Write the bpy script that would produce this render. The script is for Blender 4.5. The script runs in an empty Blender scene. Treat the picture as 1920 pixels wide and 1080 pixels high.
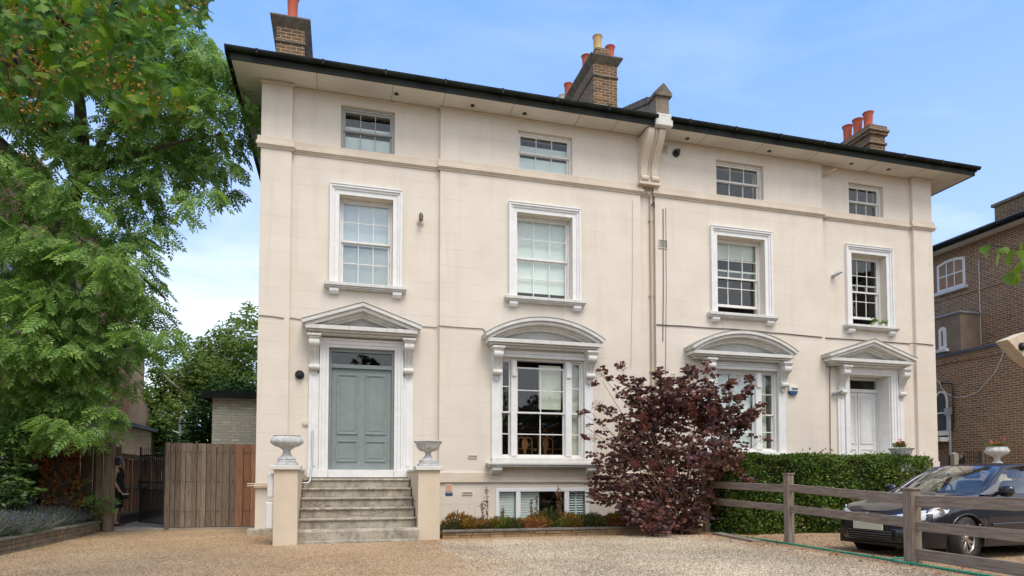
import bpy, bmesh, math, random
import numpy as np
from mathutils import Vector, Matrix
R = math.radians
SC = bpy.context.scene
COL = SC.collection
# ---------------------------------------------------------------- camera
YAW, PITCH, H, FPX, PCX, PCY = 15.0, 2.35, 1.25, 1196.0, 960.0, 846.0
cd = bpy.data.cameras.new("camera"); cam = bpy.data.objects.new("camera", cd); COL.objects.link(cam)
cam.location = (0, 0, H); cam.rotation_euler = (R(90+PITCH), 0, R(-YAW))
cd.sensor_width = 36; cd.lens = FPX/1920*36; cd.shift_y = (PCY-540)/1920; cd.clip_end = 3000; cd.clip_start = .05
SC.camera = cam
_p, _y = R(PITCH), R(YAW)
FW = Vector((math.sin(_y)*math.cos(_p), math.cos(_y)*math.cos(_p), math.sin(_p)))
RT = Vector((math.cos(_y), -math.sin(_y), 0)); UP = RT.cross(FW)
def ray(px, py): return FW + RT*((px-PCX)/FPX) - UP*((py-PCY)/FPX)
def at(px, py, Y):                       # point of the photo on the plane y = Y
    d = ray(px, py); return Vector((0, 0, H)) + d*(Y/d.y)
def gr(px, py, Z=0.0):                   # point of the photo on the level z = Z
    d = ray(px, py); return Vector((0, 0, H)) + d*((Z-H)/d.z)
def ax(px, py, X):                       # point of the photo on the plane x = X
    d = ray(px, py); return Vector((0, 0, H)) + d*(X/d.x)
# ---------------------------------------------------------------- world, sun, exposure
SUN_EL, SUN_AZ = R(61), R(169)           # azimuth from +Y, clockwise: the sun stands behind the camera
wd = bpy.data.worlds.new("World"); SC.world = wd; wd.use_nodes = True
nt = wd.node_tree; nt.nodes.clear()
def wn(t, **k):
    n = nt.nodes.new(t)
    for a, b in k.items(): setattr(n, a, b)
    return n
sky = wn('ShaderNodeTexSky', sky_type='NISHITA', sun_disc=False, sun_elevation=SUN_EL, sun_rotation=SUN_AZ, air_density=1.0, dust_density=0.6, ozone_density=2.2)
bg = wn('ShaderNodeBackground'); out = wn('ShaderNodeOutputWorld')
tc = wn('ShaderNodeTexCoord'); mp = wn('ShaderNodeMapping'); mp.inputs['Scale'].default_value = (1.0, 1.0, 3.2)
nz = wn('ShaderNodeTexNoise'); nz.inputs['Scale'].default_value = 2.1; nz.inputs['Detail'].default_value = 6; nz.inputs['Roughness'].default_value = .58; nz.inputs['Distortion'].default_value = .5
rm = wn('ShaderNodeValToRGB'); rm.color_ramp.elements[0].position = .44; rm.color_ramp.elements[1].position = .68
sx = wn('ShaderNodeSeparateXYZ'); hz = wn('ShaderNodeMapRange'); hz.inputs['From Min'].default_value = .02; hz.inputs['From Max'].default_value = .52; hz.inputs['To Min'].default_value = 1.0; hz.inputs['To Max'].default_value = .10
mu = wn('ShaderNodeMath', operation='MULTIPLY'); mx = wn('ShaderNodeMix', data_type='RGBA')
mx1 = wn('ShaderNodeMix', data_type='RGBA'); mx1.inputs[0].default_value = .78
gd = wn('ShaderNodeValToRGB'); gd.color_ramp.elements[0].position = .0; gd.color_ramp.elements[0].color = (.54, .68, .90, 1); gd.color_ramp.elements[1].position = .62; gd.color_ramp.elements[1].color = (.15, .335, .82, 1)
gs = wn('ShaderNodeVectorMath', operation='SCALE'); gs.inputs[3].default_value = 10.6
L = nt.links.new
L(tc.outputs['Generated'], mp.inputs[0]); L(mp.outputs[0], nz.inputs['Vector']); L(nz.outputs['Fac'], rm.inputs[0])
L(tc.outputs['Generated'], sx.inputs[0]); L(sx.outputs['Z'], hz.inputs[0]); L(rm.outputs[0], mu.inputs[0]); L(hz.outputs[0], mu.inputs[1])
L(sx.outputs['Z'], gd.inputs[0]); L(gd.outputs[0], gs.inputs[0]); L(gs.outputs[0], mx1.inputs[7]); L(sky.outputs[0], mx1.inputs[6])
bk = wn('ShaderNodeMapRange'); bk.inputs['From Min'].default_value = .15; bk.inputs['From Max'].default_value = -.55; bk.inputs['To Min'].default_value = 0.0; bk.inputs['To Max'].default_value = 1.0; L(sx.outputs['Y'], bk.inputs[0])  # whiter cloud added behind the camera as soft neutral fill
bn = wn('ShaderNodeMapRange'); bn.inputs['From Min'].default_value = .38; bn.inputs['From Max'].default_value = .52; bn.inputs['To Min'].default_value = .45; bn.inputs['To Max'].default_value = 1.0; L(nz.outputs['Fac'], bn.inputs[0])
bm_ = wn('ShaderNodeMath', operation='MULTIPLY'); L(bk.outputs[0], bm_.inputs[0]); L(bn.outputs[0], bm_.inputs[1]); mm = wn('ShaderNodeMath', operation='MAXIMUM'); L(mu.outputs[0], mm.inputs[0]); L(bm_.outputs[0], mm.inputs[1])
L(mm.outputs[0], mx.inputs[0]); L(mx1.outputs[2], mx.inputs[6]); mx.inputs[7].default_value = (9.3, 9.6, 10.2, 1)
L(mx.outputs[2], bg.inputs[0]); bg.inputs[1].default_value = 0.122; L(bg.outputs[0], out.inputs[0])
sd = bpy.data.lights.new("sun", 'SUN'); sd.energy = 2.3; sd.angle = R(30); sd.color = (1, .92, .80)
so = bpy.data.objects.new("sun", sd); COL.objects.link(so)
sdir = Vector((math.sin(SUN_AZ)*math.cos(SUN_EL), math.cos(SUN_AZ)*math.cos(SUN_EL), math.sin(SUN_EL)))
so.rotation_euler = sdir.to_track_quat('Z', 'Y').to_euler(); so.location = (0, 0, 30)
SC.view_settings.view_transform = 'Standard'; SC.view_settings.look = 'None'; SC.view_settings.gamma = 1; SC.view_settings.exposure = 0.36
SC.cycles.max_bounces = 8; SC.cycles.transparent_max_bounces = 24
# ---------------------------------------------------------------- object helpers
def tag(o, label=None, cat=None, group=None, kind=None):
    if label: o['label'] = label
    if cat: o['category'] = cat
    if group: o['group'] = group
    if kind: o['kind'] = kind
    return o
def thing(name, label, cat, loc=(0, 0, 0), group=None, rz=0):
    o = bpy.data.objects.new(name, None); o.empty_display_size = .3; COL.objects.link(o)
    o.location = loc; o.rotation_euler = (0, 0, rz); o['_off'] = tuple(loc) if rz == 0 else (0, 0, 0)
    return tag(o, label, cat, group)
def root(o):
    while o.parent: o = o.parent
    return o
class MB:
    def __init__(s): s.v = []; s.f = []
    def add(s, vs, fs):
        n = len(s.v); s.v += [tuple(p) for p in vs]; s.f += [tuple(i+n for i in f) for f in fs]; return s
    def box(s, x0, x1, y0, y1, z0, z1):
        return s.add([(x0,y0,z0),(x1,y0,z0),(x1,y1,z0),(x0,y1,z0),(x0,y0,z1),(x1,y0,z1),(x1,y1,z1),(x0,y1,z1)],
                     [(0,3,2,1),(4,5,6,7),(0,1,5,4),(1,2,6,5),(2,3,7,6),(3,0,4,7)])
    def prism(s, poly, a0, a1, axis='y'):
        n = len(poly)
        if axis == 'y': P = [(u, a0, w) for u, w in poly] + [(u, a1, w) for u, w in poly]
        elif axis == 'x': P = [(a0, u, w) for u, w in poly] + [(a1, u, w) for u, w in poly]
        else: P = [(u, w, a0) for u, w in poly] + [(u, w, a1) for u, w in poly]
        return s.add(P, [tuple(range(n)), tuple(range(2*n-1, n-1, -1))] + [(i, i+n, (i+1)%n+n, (i+1)%n) for i in range(n)])
    def band(s, A, B, y0, y1):            # a strip between two curves in XZ, extruded along Y
        n = len(A); P = [(x, y0, z) for x, z in A]+[(x, y0, z) for x, z in B]+[(x, y1, z) for x, z in A]+[(x, y1, z) for x, z in B]
        F = []
        for i in range(n-1):
            F += [(i, i+1, n+i+1, n+i), (2*n+i, 3*n+i, 3*n+i+1, 2*n+i+1), (i, 2*n+i, 2*n+i+1, i+1), (n+i, n+i+1, 3*n+i+1, 3*n+i)]
        F += [(0, n, 3*n, 2*n), (n-1, 3*n-1, 4*n-1, 2*n-1)]
        return s.add(P, F)
    def tube(s, pts, r, n=8, r2=None, caps=True):
        pts = [Vector(p) for p in pts]; m = len(pts); rr = [r if r2 is None else r+(r2-r)*i/(m-1) for i in range(m)] if not isinstance(r, (list, tuple)) else r
        up = None; V = []
        for i, p in enumerate(pts):
            d = (pts[min(i+1, m-1)]-pts[max(i-1, 0)]).normalized()
            if up is None: up = d.orthogonal().normalized()
            up = (up-d*up.dot(d)).normalized(); b = d.cross(up)
            V += [p+(up*math.cos(2*math.pi*k/n)+b*math.sin(2*math.pi*k/n))*rr[i] for k in range(n)]
        F = [(i*n+k, i*n+(k+1)%n, (i+1)*n+(k+1)%n, (i+1)*n+k) for i in range(m-1) for k in range(n)]
        if caps: F += [tuple(range(n-1, -1, -1)), tuple((m-1)*n+k for k in range(n))]
        return s.add(V, F)
    def lathe(s, prof, c=(0, 0, 0), n=24, flute=0, nf=0, sx=1, sy=1, fz=None, caps=True):
        V = []; m = len(prof)
        for r, z in prof:
            for k in range(n):
                a = 2*math.pi*k/n; q = r
                if flute and (fz is None or fz[0] <= z <= fz[1]): q = r*(1+flute*math.cos(nf*a))
                V.append((c[0]+q*math.cos(a)*sx, c[1]+q*math.sin(a)*sy, c[2]+z))
        F = [(i*n+k, i*n+(k+1)%n, (i+1)*n+(k+1)%n, (i+1)*n+k) for i in range(m-1) for k in range(n)]
        if caps: F += [tuple(range(n-1, -1, -1)), tuple((m-1)*n+k for k in range(n))]
        return s.add(V, F)
    def disc_x(s, c, r, x0, x1, n=20): return s.prism([(c[0]+r*math.cos(2*math.pi*k/n), c[1]+r*math.sin(2*math.pi*k/n)) for k in range(n)], x0, x1, 'x')
    def disc_y(s, c, r, y0, y1, n=20): return s.prism([(c[0]+r*math.cos(2*math.pi*k/n), c[1]+r*math.sin(2*math.pi*k/n)) for k in range(n)], y0, y1, 'y')
    def ball(s, c, r, n=12, sz=1): return s.lathe([(max(r*math.sin(math.pi*i/8), .001), -r*sz*math.cos(math.pi*i/8)) for i in range(9)], c, n)
    def grid(s, fn, nu, nv, flip=False):
        V = [fn(i/nu, j/nv) for i in range(nu+1) for j in range(nv+1)]; w = nv+1
        F = [(i*w+j, (i+1)*w+j, (i+1)*w+j+1, i*w+j+1) for i in range(nu) for j in range(nv)]
        if flip: F = [f[::-1] for f in F]
        return s.add(V, F)
    def wall(s, x0, x1, z0, z1, y, th, holes=()):
        xs = sorted({x0, x1, *[h[0] for h in holes], *[h[1] for h in holes]}); zs = sorted({z0, z1, *[h[2] for h in holes], *[h[3] for h in holes]})
        xs = [x for x in xs if x0 <= x <= x1]; zs = [z for z in zs if z0 <= z <= z1]
        solid = lambda i, j: 0 <= i < len(xs)-1 and 0 <= j < len(zs)-1 and not any(h[0]-1e-6 <= (xs[i]+xs[i+1])/2 <= h[1]+1e-6 and h[2] <= (zs[j]+zs[j+1])/2 <= h[3] for h in holes)
        for i in range(len(xs)-1):
            for j in range(len(zs)-1):
                if not solid(i, j): continue
                a, b, c, d = xs[i], xs[i+1], zs[j], zs[j+1]; Y = y+th
                s.add([(a,y,c),(b,y,c),(b,y,d),(a,y,d)], [(0,1,2,3)]); s.add([(a,Y,c),(b,Y,c),(b,Y,d),(a,Y,d)], [(3,2,1,0)])
                if not solid(i-1, j): s.add([(a,y,c),(a,y,d),(a,Y,d),(a,Y,c)], [(0,1,2,3)])
                if not solid(i+1, j): s.add([(b,y,c),(b,Y,c),(b,Y,d),(b,y,d)], [(0,1,2,3)])
                if not solid(i, j-1): s.add([(a,y,c),(a,Y,c),(b,Y,c),(b,y,c)], [(0,1,2,3)])
                if not solid(i, j+1): s.add([(a,y,d),(b,y,d),(b,Y,d),(a,Y,d)], [(0,1,2,3)])
        return s
    def build(s, name, mat, parent=None, bevel=0, smooth=None, recalc=True, sub=0):
        off = Vector((0, 0, 0))
        if parent is not None: off = Vector(root(parent).get('_off', (0, 0, 0)))
        me = bpy.data.meshes.new(name); me.from_pydata([tuple(Vector(p)-off) for p in s.v], [], s.f)
        if recalc:
            bm = bmesh.new(); bm.from_mesh(me); bmesh.ops.recalc_face_normals(bm, faces=bm.faces); bm.to_mesh(me); bm.free()
        me.materials.append(mat); me.update()
        o = bpy.data.objects.new(name, me); COL.objects.link(o)
        if parent is not None: o.parent = parent
        if smooth is not None:
            for p in me.polygons: p.use_smooth = True
            me.set_sharp_from_angle(angle=R(smooth))
        if sub:
            m = o.modifiers.new('sub', 'SUBSURF'); m.levels = m.render_levels = sub
        if bevel:
            m = o.modifiers.new('bev', 'BEVEL'); m.width = bevel; m.segments = 2; m.limit_method = 'ANGLE'; m.angle_limit = R(50)
        return o
def copy_tree(o, loc=None, label=None, parent=None):
    c = o.copy(); COL.objects.link(c)
    if parent: c.parent = parent
    if loc is not None: c.location = loc
    if label: c['label'] = label
    for ch in list(o.children): copy_tree(ch, parent=c)
    return c
def fastmesh(name, V, F, mat, parent=None, smooth=False):   # V (n,3) array, F (m,k) array
    off = np.array(root(parent).get('_off', (0, 0, 0))) if parent is not None else np.zeros(3)
    me = bpy.data.meshes.new(name); V = (V-off).astype(np.float32); k = F.shape[1]
    me.vertices.add(len(V)); me.vertices.foreach_set('co', V.ravel())
    me.loops.add(F.size); me.loops.foreach_set('vertex_index', F.astype(np.int32).ravel())
    me.polygons.add(len(F)); me.polygons.foreach_set('loop_start', np.arange(0, F.size, k, dtype=np.int32)); me.polygons.foreach_set('loop_total', np.full(len(F), k, np.int32))
    me.update(calc_edges=True); me.materials.append(mat)
    if smooth: me.polygons.foreach_set('use_smooth', np.ones(len(F), bool))
    o = bpy.data.objects.new(name, me); COL.objects.link(o)
    if parent is not None: o.parent = parent
    return o
RNG = np.random.default_rng(7)
def frames(d, roll=None, rng=RNG):        # orthonormal frames whose local x runs along d
    d = d/np.linalg.norm(d, axis=1, keepdims=True); up = np.tile([0, 0, 1.0], (len(d), 1)); up[np.abs(d[:, 2]) > .95] = (0, 1, 0)
    y = np.cross(up, d); y /= np.linalg.norm(y, axis=1, keepdims=True); z = np.cross(d, y)
    if roll is None: roll = rng.uniform(0, 2*math.pi, len(d))
    c, s = np.cos(roll)[:, None], np.sin(roll)[:, None]
    return np.stack([d, y*c+z*s, z*c-y*s], axis=2)
def scatter(tv, tf, pos, rot, sc):
    tv = np.array(tv, float); tf = np.array(tf, int); n, k = len(pos), len(tv)
    V = np.einsum('nij,kj->nki', rot, tv)*np.asarray(sc).reshape(-1, 1, 1)+np.asarray(pos)[:, None, :]
    F = tf[None]+(np.arange(n)*k)[:, None, None]
    return V.reshape(-1, 3), F.reshape(-1, tf.shape[1])
# ---------------------------------------------------------------- materials
_M = {}
def mat(name, base=(.5, .5, .5), rough=.7, var=None, scale=6, bump=0, bscale=None, metal=0, spec=.5, detail=5, ramp=(.35, .65), island=None, trans=0, stain=None, build=None, coat=0, axis=None, stretch=None):
    if name in _M: return _M[name]
    m = bpy.data.materials.new(name); m.use_nodes = True; t = m.node_tree; N = t.nodes; K = t.links.new; N.clear()
    o = N.new('ShaderNodeOutputMaterial'); b = N.new('ShaderNodeBsdfPrincipled'); K(b.outputs[0], o.inputs[0])
    b.inputs['Base Color'].default_value = (*base, 1); b.inputs['Roughness'].default_value = rough; b.inputs['Metallic'].default_value = metal
    b.inputs['Specular IOR Level'].default_value = spec; b.inputs['Coat Weight'].default_value = coat; b.inputs['Coat Roughness'].default_value = .04
    c = N.new('ShaderNodeTexCoord'); vec = c.outputs['Object']
    if stretch:
        mp = N.new('ShaderNodeMapping'); mp.inputs['Scale'].default_value = stretch; K(vec, mp.inputs[0]); vec = mp.outputs[0]
    def noise(sc, dt=detail, v=None, ro=.6):
        n = N.new('ShaderNodeTexNoise'); n.inputs['Scale'].default_value = sc; n.inputs['Detail'].default_value = dt; n.inputs['Roughness'].default_value = ro; K(v or vec, n.inputs['Vector']); return n.outputs['Fac']
    def ramp_(f, a, b_, c0=(0, 0, 0), c1=(1, 1, 1)):
        r = N.new('ShaderNodeValToRGB'); r.color_ramp.elements[0].position = a; r.color_ramp.elements[1].position = b_; r.color_ramp.elements[0].color = (*c0, 1); r.color_ramp.elements[1].color = (*c1, 1); K(f, r.inputs[0]); return r.outputs[0]
    def mix(f, a, b_, mode='MIX'):
        x = N.new('ShaderNodeMix'); x.data_type = 'RGBA'; x.blend_type = mode
        for s, q in ((0, f), (6, a), (7, b_)):
            if hasattr(q, 'links') or hasattr(q, 'is_linked'): K(q, x.inputs[s])
            elif s == 0: x.inputs[0].default_value = q
            else: x.inputs[s].default_value = (*q, 1)
        return x.outputs[2]
    def math_(op, a, b_=0.0, c_=None):
        x = N.new('ShaderNodeMath'); x.operation = op
        for i, q in enumerate((a, b_) if c_ is None else (a, b_, c_)):
            if isinstance(q, (int, float)): x.inputs[i].default_value = q
            else: K(q, x.inputs[i])
        return x.outputs[0]
    col = None
    if var is not None: col = mix(ramp_(noise(scale), *ramp), base, var)
    if island is not None:
        g = N.new('ShaderNodeNewGeometry'); r = N.new('ShaderNodeValToRGB'); r.color_ramp.interpolation = 'LINEAR'
        while len(r.color_ramp.elements) < len(island): r.color_ramp.elements.new(.5)
        for i, (p, q) in enumerate(island): r.color_ramp.elements[i].position = p; r.color_ramp.elements[i].color = (*q, 1)
        K(g.outputs['Random Per Island'], r.inputs[0]); col = r.outputs[0]
        if var is not None: col = mix(ramp_(noise(scale, 2), *ramp), col, var, 'MULTIPLY')
    if stain is not None:                 # (colour, scale vector, low, high)
        mp = N.new('ShaderNodeMapping'); mp.inputs['Scale'].default_value = stain[1]; K(c.outputs['Object'], mp.inputs[0])
        col = mix(ramp_(noise(1, 6, mp.outputs[0], .7), stain[2], stain[3]), col if col is not None else base, stain[0])
    hgt = None
    if bump: hgt = noise(bscale or scale*4, 4)
    if build: col, hgt = build(N, K, c, col, hgt, noise, ramp_, mix, math_, b, base)
    if col is not None: K(col, b.inputs['Base Color'])
    if bump and hgt is not None:
        bp = N.new('ShaderNodeBump'); bp.inputs['Strength'].default_value = 1; bp.inputs['Distance'].default_value = bump; K(hgt, bp.inputs['Height']); K(bp.outputs[0], b.inputs['Normal'])
    if trans:
        tr = N.new('ShaderNodeBsdfTranslucent'); ms = N.new('ShaderNodeMixShader'); ms.inputs[0].default_value = trans
        if col is not None:
            bc = N.new('ShaderNodeMix'); bc.data_type = 'RGBA'; bc.blend_type = 'MULTIPLY'; bc.inputs[0].default_value = 1; K(col, bc.inputs[6]); bc.inputs[7].default_value = (1.3, 1.35, .8, 1); K(bc.outputs[2], tr.inputs[0])
        else: tr.inputs[0].default_value = (*base, 1)
        K(b.outputs[0], ms.inputs[1]); K(tr.outputs[0], ms.inputs[2]); K(ms.outputs[0], o.inputs[0])
    _M[name] = m; return m
def glass(name, tint=(.93, .96, .95), k=1.0, rough=0.0):
    m = bpy.data.materials.new(name); m.use_nodes = True; t = m.node_tree; N = t.nodes; K = t.links.new; N.clear()
    o = N.new('ShaderNodeOutputMaterial'); tr = N.new('ShaderNodeBsdfTransparent'); tr.inputs[0].default_value = (*tint, 1)
    gl = N.new('ShaderNodeBsdfGlossy'); gl.inputs['Roughness'].default_value = rough; fw_ = N.new('ShaderNodeLayerWeight'); pw_ = N.new('ShaderNodeMath'); pw_.operation = 'POWER'; pw_.inputs[1].default_value = 5; K(fw_.outputs['Facing'], pw_.inputs[0]); fr = N.new('ShaderNodeMath'); fr.operation = 'MULTIPLY_ADD'; fr.inputs[1].default_value = .92; fr.inputs[2].default_value = .045; K(pw_.outputs[0], fr.inputs[0])
    mu = N.new('ShaderNodeMath'); mu.operation = 'MULTIPLY'; mu.use_clamp = True; mu.inputs[1].default_value = k; ms = N.new('ShaderNodeMixShader')
    nz = N.new('ShaderNodeTexNoise'); nz.inputs['Scale'].default_value = 2.2; bp = N.new('ShaderNodeBump'); bp.inputs['Distance'].default_value = .006; bp.inputs['Strength'].default_value = .5
    tcn = N.new('ShaderNodeTexCoord'); K(tcn.outputs['Object'], nz.inputs['Vector']); K(nz.outputs['Fac'], bp.inputs['Height']); K(bp.outputs[0], gl.inputs['Normal'])
    K(fr.outputs[0], mu.inputs[0]); K(mu.outputs[0], ms.inputs[0]); K(tr.outputs[0], ms.inputs[1]); K(gl.outputs[0], ms.inputs[2]); K(ms.outputs[0], o.inputs[0]); return m
def stucco_build(N, K, c, col, hgt, noise, ramp_, mix, math_, b, base):
    s = N.new('ShaderNodeSeparateXYZ'); K(c.outputs['Object'], s.inputs[0])
    wob = math_('MULTIPLY', math_('SUBTRACT', noise(1.5, 2), .5), .012)
    z = math_('DIVIDE', math_('ADD', s.outputs['Z'], wob), .405)
    d = math_('ABSOLUTE', math_('SUBTRACT', math_('FRACT', z), .5))
    line = math_('MULTIPLY', math_('LESS_THAN', d, .014), math_('GREATER_THAN', noise(.9, 3), .47))
    row = math_('FLOOR', math_('ADD', z, .5))
    x = math_('DIVIDE', math_('ADD', s.outputs['X'], math_('MULTIPLY', math_('MODULO', row, 2), .55)), 1.1)
    line2 = math_('MULTIPLY', math_('LESS_THAN', math_('ABSOLUTE', math_('SUBTRACT', math_('FRACT', x), .5)), .005), math_('GREATER_THAN', noise(1.3, 2), .66))
    ln = math_('MAXIMUM', line, line2)
    col = mix(math_('MULTIPLY', ln, .11), col, (.36, .30, .24))
    mp = N.new('ShaderNodeMapping'); mp.inputs['Scale'].default_value = (3.5, 3.5, .22); K(c.outputs['Object'], mp.inputs[0])
    col = mix(math_('MULTIPLY', ramp_(noise(1, 5, mp.outputs[0], .65), .52, .8), .34), col, (.50, .42, .33)); m2 = N.new('ShaderNodeMapping'); m2.inputs['Scale'].default_value = (14, 14, .5); K(c.outputs['Object'], m2.inputs[0]); col = mix(math_('MULTIPLY', math_('MULTIPLY', ramp_(noise(1, 4, m2.outputs[0], .6), .60, .72), ramp_(noise(.35, 3), .45, .6)), .30), col, (.42, .36, .29)); col = mix(math_('MULTIPLY', ramp_(noise(.6, 2), .48, .52), .10), col, (.78, .70, .60))
    hgt = math_('SUBTRACT', math_('MULTIPLY', noise(26, 4), .5), math_('MULTIPLY', ln, .45))
    return col, hgt
def brick_build(c1, c2, mortar, sc=1.0, offs=.5, rowh=.075, bw=.225, dark=None, msize=.010):
    def f(N, K, c, col, hgt, noise, ramp_, mix, math_, b, base):
        s = N.new('ShaderNodeSeparateXYZ'); K(c.outputs['Object'], s.inputs[0]); cb = N.new('ShaderNodeCombineXYZ')
        K(math_('ADD', s.outputs['X'], s.outputs['Y']), cb.inputs[0]); K(math_('ADD', s.outputs['Z'], math_('MULTIPLY', noise(3, 2), .012)), cb.inputs[1])
        br = N.new('ShaderNodeTexBrick'); K(cb.outputs[0], br.inputs['Vector']); br.inputs['Scale'].default_value = 1; br.inputs['Brick Width'].default_value = bw*sc; br.inputs['Row Height'].default_value = rowh*sc
        br.inputs['Mortar Size'].default_value = msize*sc; br.inputs['Mortar Smooth'].default_value = .2; br.inputs['Bias'].default_value = 0
        br.inputs['Color1'].default_value = (0, 0, 0, 1); br.inputs['Color2'].default_value = (1, 1, 1, 1); br.inputs['Mortar'].default_value = (.5, .5, .5, 1); br.offset = .5
        r = N.new('ShaderNodeValToRGB'); pal = [c1, dark or tuple(.4*x for x in c1), c2, tuple(.7*x for x in c2), c1, tuple(min(1, 1.35*x) for x in c2)]
        while len(r.color_ramp.elements) < len(pal): r.color_ramp.elements.new(.5)
        for i, q in enumerate(pal): r.color_ramp.elements[i].position = i/(len(pal)-1); r.color_ramp.elements[i].color = (*q, 1)
        K(br.outputs['Color'], r.inputs[0]); cc = mix(ramp_(noise(9, 5), .3, .75), r.outputs[0], tuple(.55*x for x in c2)); cc = mix(ramp_(noise(.7, 4), .35, .75), cc, tuple(.8*x for x in c1))
        mo = mix(ramp_(noise(5, 4), .3, .7), mortar, tuple(.6*x for x in mortar))
        cc = mix(br.outputs['Fac'], cc, mo)
        h = math_('ADD', math_('MULTIPLY', br.outputs['Fac'], -1.0), math_('MULTIPLY', noise(40, 3), .5))
        return cc, h
    return f
STUCCO = mat('stucco', (.71, .642, .55), .85, var=(.67, .595, .50), scale=1.3, bump=.004, spec=.3, build=stucco_build)
STUCCO2 = mat('stucco_plain', (.69, .595, .48), .85, var=(.61, .52, .41), scale=2, bump=.004, bscale=30, spec=.3, stain=((.40, .36, .30), (2, 2, .6), .6, .85))
WHITE = mat('white_paint', (.78, .775, .755), .55, var=(.71, .705, .685), scale=5, bump=.003, bscale=40, stain=((.34, .32, .29), (7, 7, 1.6), .66, .88))
SASHW = mat('sash_paint', (.78, .77, .74), .45, var=(.68, .67, .64), scale=8)
STONEW = mat('painted_stone', (.68, .665, .625), .8, var=(.57, .555, .515), scale=5, bump=.005, bscale=28, stain=((.17, .165, .145), (18, 18, 2.2), .60, .80))
SOFFIT = mat('soffit_paint', (.70, .67, .61), .8, var=(.60, .56, .50), scale=1.2, stain=((.45, .41, .35), (1, 3, 3), .6, .8))
BLACK = mat('gutter_black', (.010, .011, .010), .5, var=(.022, .028, .02), scale=3, spec=.12)
SLATE = mat('slate', (.10, .10, .11), .7, var=(.06, .06, .07), scale=8, bump=.01)
LEAD = mat('lead', (.30, .31, .33), .6, var=(.22, .23, .25), scale=4)
STOCK = mat('stock_brick', (.22, .15, .08), .9, bump=.012, build=brick_build((.17, .105, .055), (.30, .20, .105), (.36, .30, .22), dark=(.045, .035, .03)))
CHIMB = mat('chimney_brick', (.2, .13, .07), .9, bump=.015, build=brick_build((.14, .07, .03), (.26, .14, .055), (.44, .36, .25), sc=1.15, dark=(.028, .02, .016), msize=.008))
NBBRICK = mat('brown_brick', (.2, .13, .08), .9, bump=.012, build=brick_build((.30, .125, .05), (.34, .19, .08), (.50, .42, .30), sc=1.15, dark=(.035, .028, .025), msize=.013))
REDBRICK = mat('red_brick', (.3, .1, .06), .9, bump=.012, build=brick_build((.55, .13, .06), (.60, .20, .10), (.55, .45, .36)))
SANDBRICK = mat('sandy_brick', (.3, .2, .1), .9, bump=.012, build=brick_build((.56, .28, .12), (.66, .40, .18), (.62, .50, .34), dark=(.20, .11, .06), msize=.012))
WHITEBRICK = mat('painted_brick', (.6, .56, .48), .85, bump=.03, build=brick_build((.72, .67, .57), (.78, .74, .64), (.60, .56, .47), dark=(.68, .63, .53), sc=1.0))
CAPST = mat('weathered_cap', (.20, .165, .12), .95, var=(.10, .085, .065), scale=6, bump=.02, stain=((.34, .15, .03), (4, 4, 4), .62, .72))
TERRA = mat('terracotta', (.50, .105, .045), .8, var=(.40, .085, .04), scale=5, stain=((.17, .09, .06), (4, 4, 1.5), .6, .85))
BUFF = mat('buff_clay', (.60, .40, .17), .8, var=(.50, .33, .15), scale=5)
PALEPOT = mat('pale_clay', (.60, .56, .50), .8, var=(.45, .42, .38), scale=5)
def steps_build(N, K, c, col, hgt, noise, ramp_, mix, math_, b, base):
    g = N.new('ShaderNodeNewGeometry'); s = N.new('ShaderNodeSeparateXYZ'); K(g.outputs['Normal'], s.inputs[0])
    mp = N.new('ShaderNodeMapping'); mp.inputs['Scale'].default_value = (5, 5, 3); K(c.outputs['Object'], mp.inputs[0])
    dk = ramp_(noise(1.3, 8, mp.outputs[0], .72), .44, .68)
    col = mix(math_('MULTIPLY', dk, .8), col, (.13, .12, .10)); dk2 = ramp_(noise(17, 5), .60, .70)
    col = mix(math_('MULTIPLY', dk2, .7), col, (.045, .042, .037)); lt = ramp_(noise(7, 6, None, .7), .6, .72)
    return mix(math_('MULTIPLY', lt, .6), col, (.52, .48, .40)), hgt
STEPC = mat('step_concrete', (.50, .45, .36), .95, var=(.34, .30, .235), scale=3, bump=.012, bscale=45, build=steps_build)
DOORG = mat('grey_green_paint', (.225, .264, .258), .5, var=(.195, .230, .226), scale=3, bump=.001, bscale=30)
DOORG2 = mat('grey_green_moulding', (.26, .31, .28), .45, var=(.2, .25, .23), scale=8)
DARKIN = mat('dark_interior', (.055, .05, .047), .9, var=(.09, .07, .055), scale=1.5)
BLIND = mat('blind', (.86, .88, .85), .85, var=(.80, .83, .80), scale=1.2)
BLINDC = mat('cream_blind', (.80, .78, .66), .85, var=(.70, .68, .57), scale=2)
BLINDG = mat('grey_blind', (.58, .61, .58), .85, var=(.48, .51, .48), scale=1.2)
GLASS = glass('window_glass', k=1.0); GLASSR = glass('window_glass_bright', k=2.6, tint=(.9, .94, .95))
UPVC = mat('upvc', (.78, .79, .80), .3)
METALB = mat('black_metal', (.012, .012, .013), .5); METALG = mat('grey_metal', (.42, .44, .45), .4, metal=.6)
CABLE = mat('cable', (.16, .13, .11), .8); CREAMP = mat('cream_pipe', (.56, .45, .34), .7, var=(.48, .38, .28), scale=6)
PLASTICW = mat('white_plastic', (.68, .68, .64), .5); PLASTICC = mat('cream_plastic', (.62, .56, .46), .5)
BLUE = mat('blue_plastic', (.02, .06, .20), .4); PINKP = mat('faded_pink', (.62, .32, .22), .7); VENTG = mat('vent_grey', (.28, .28, .27), .7)
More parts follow.
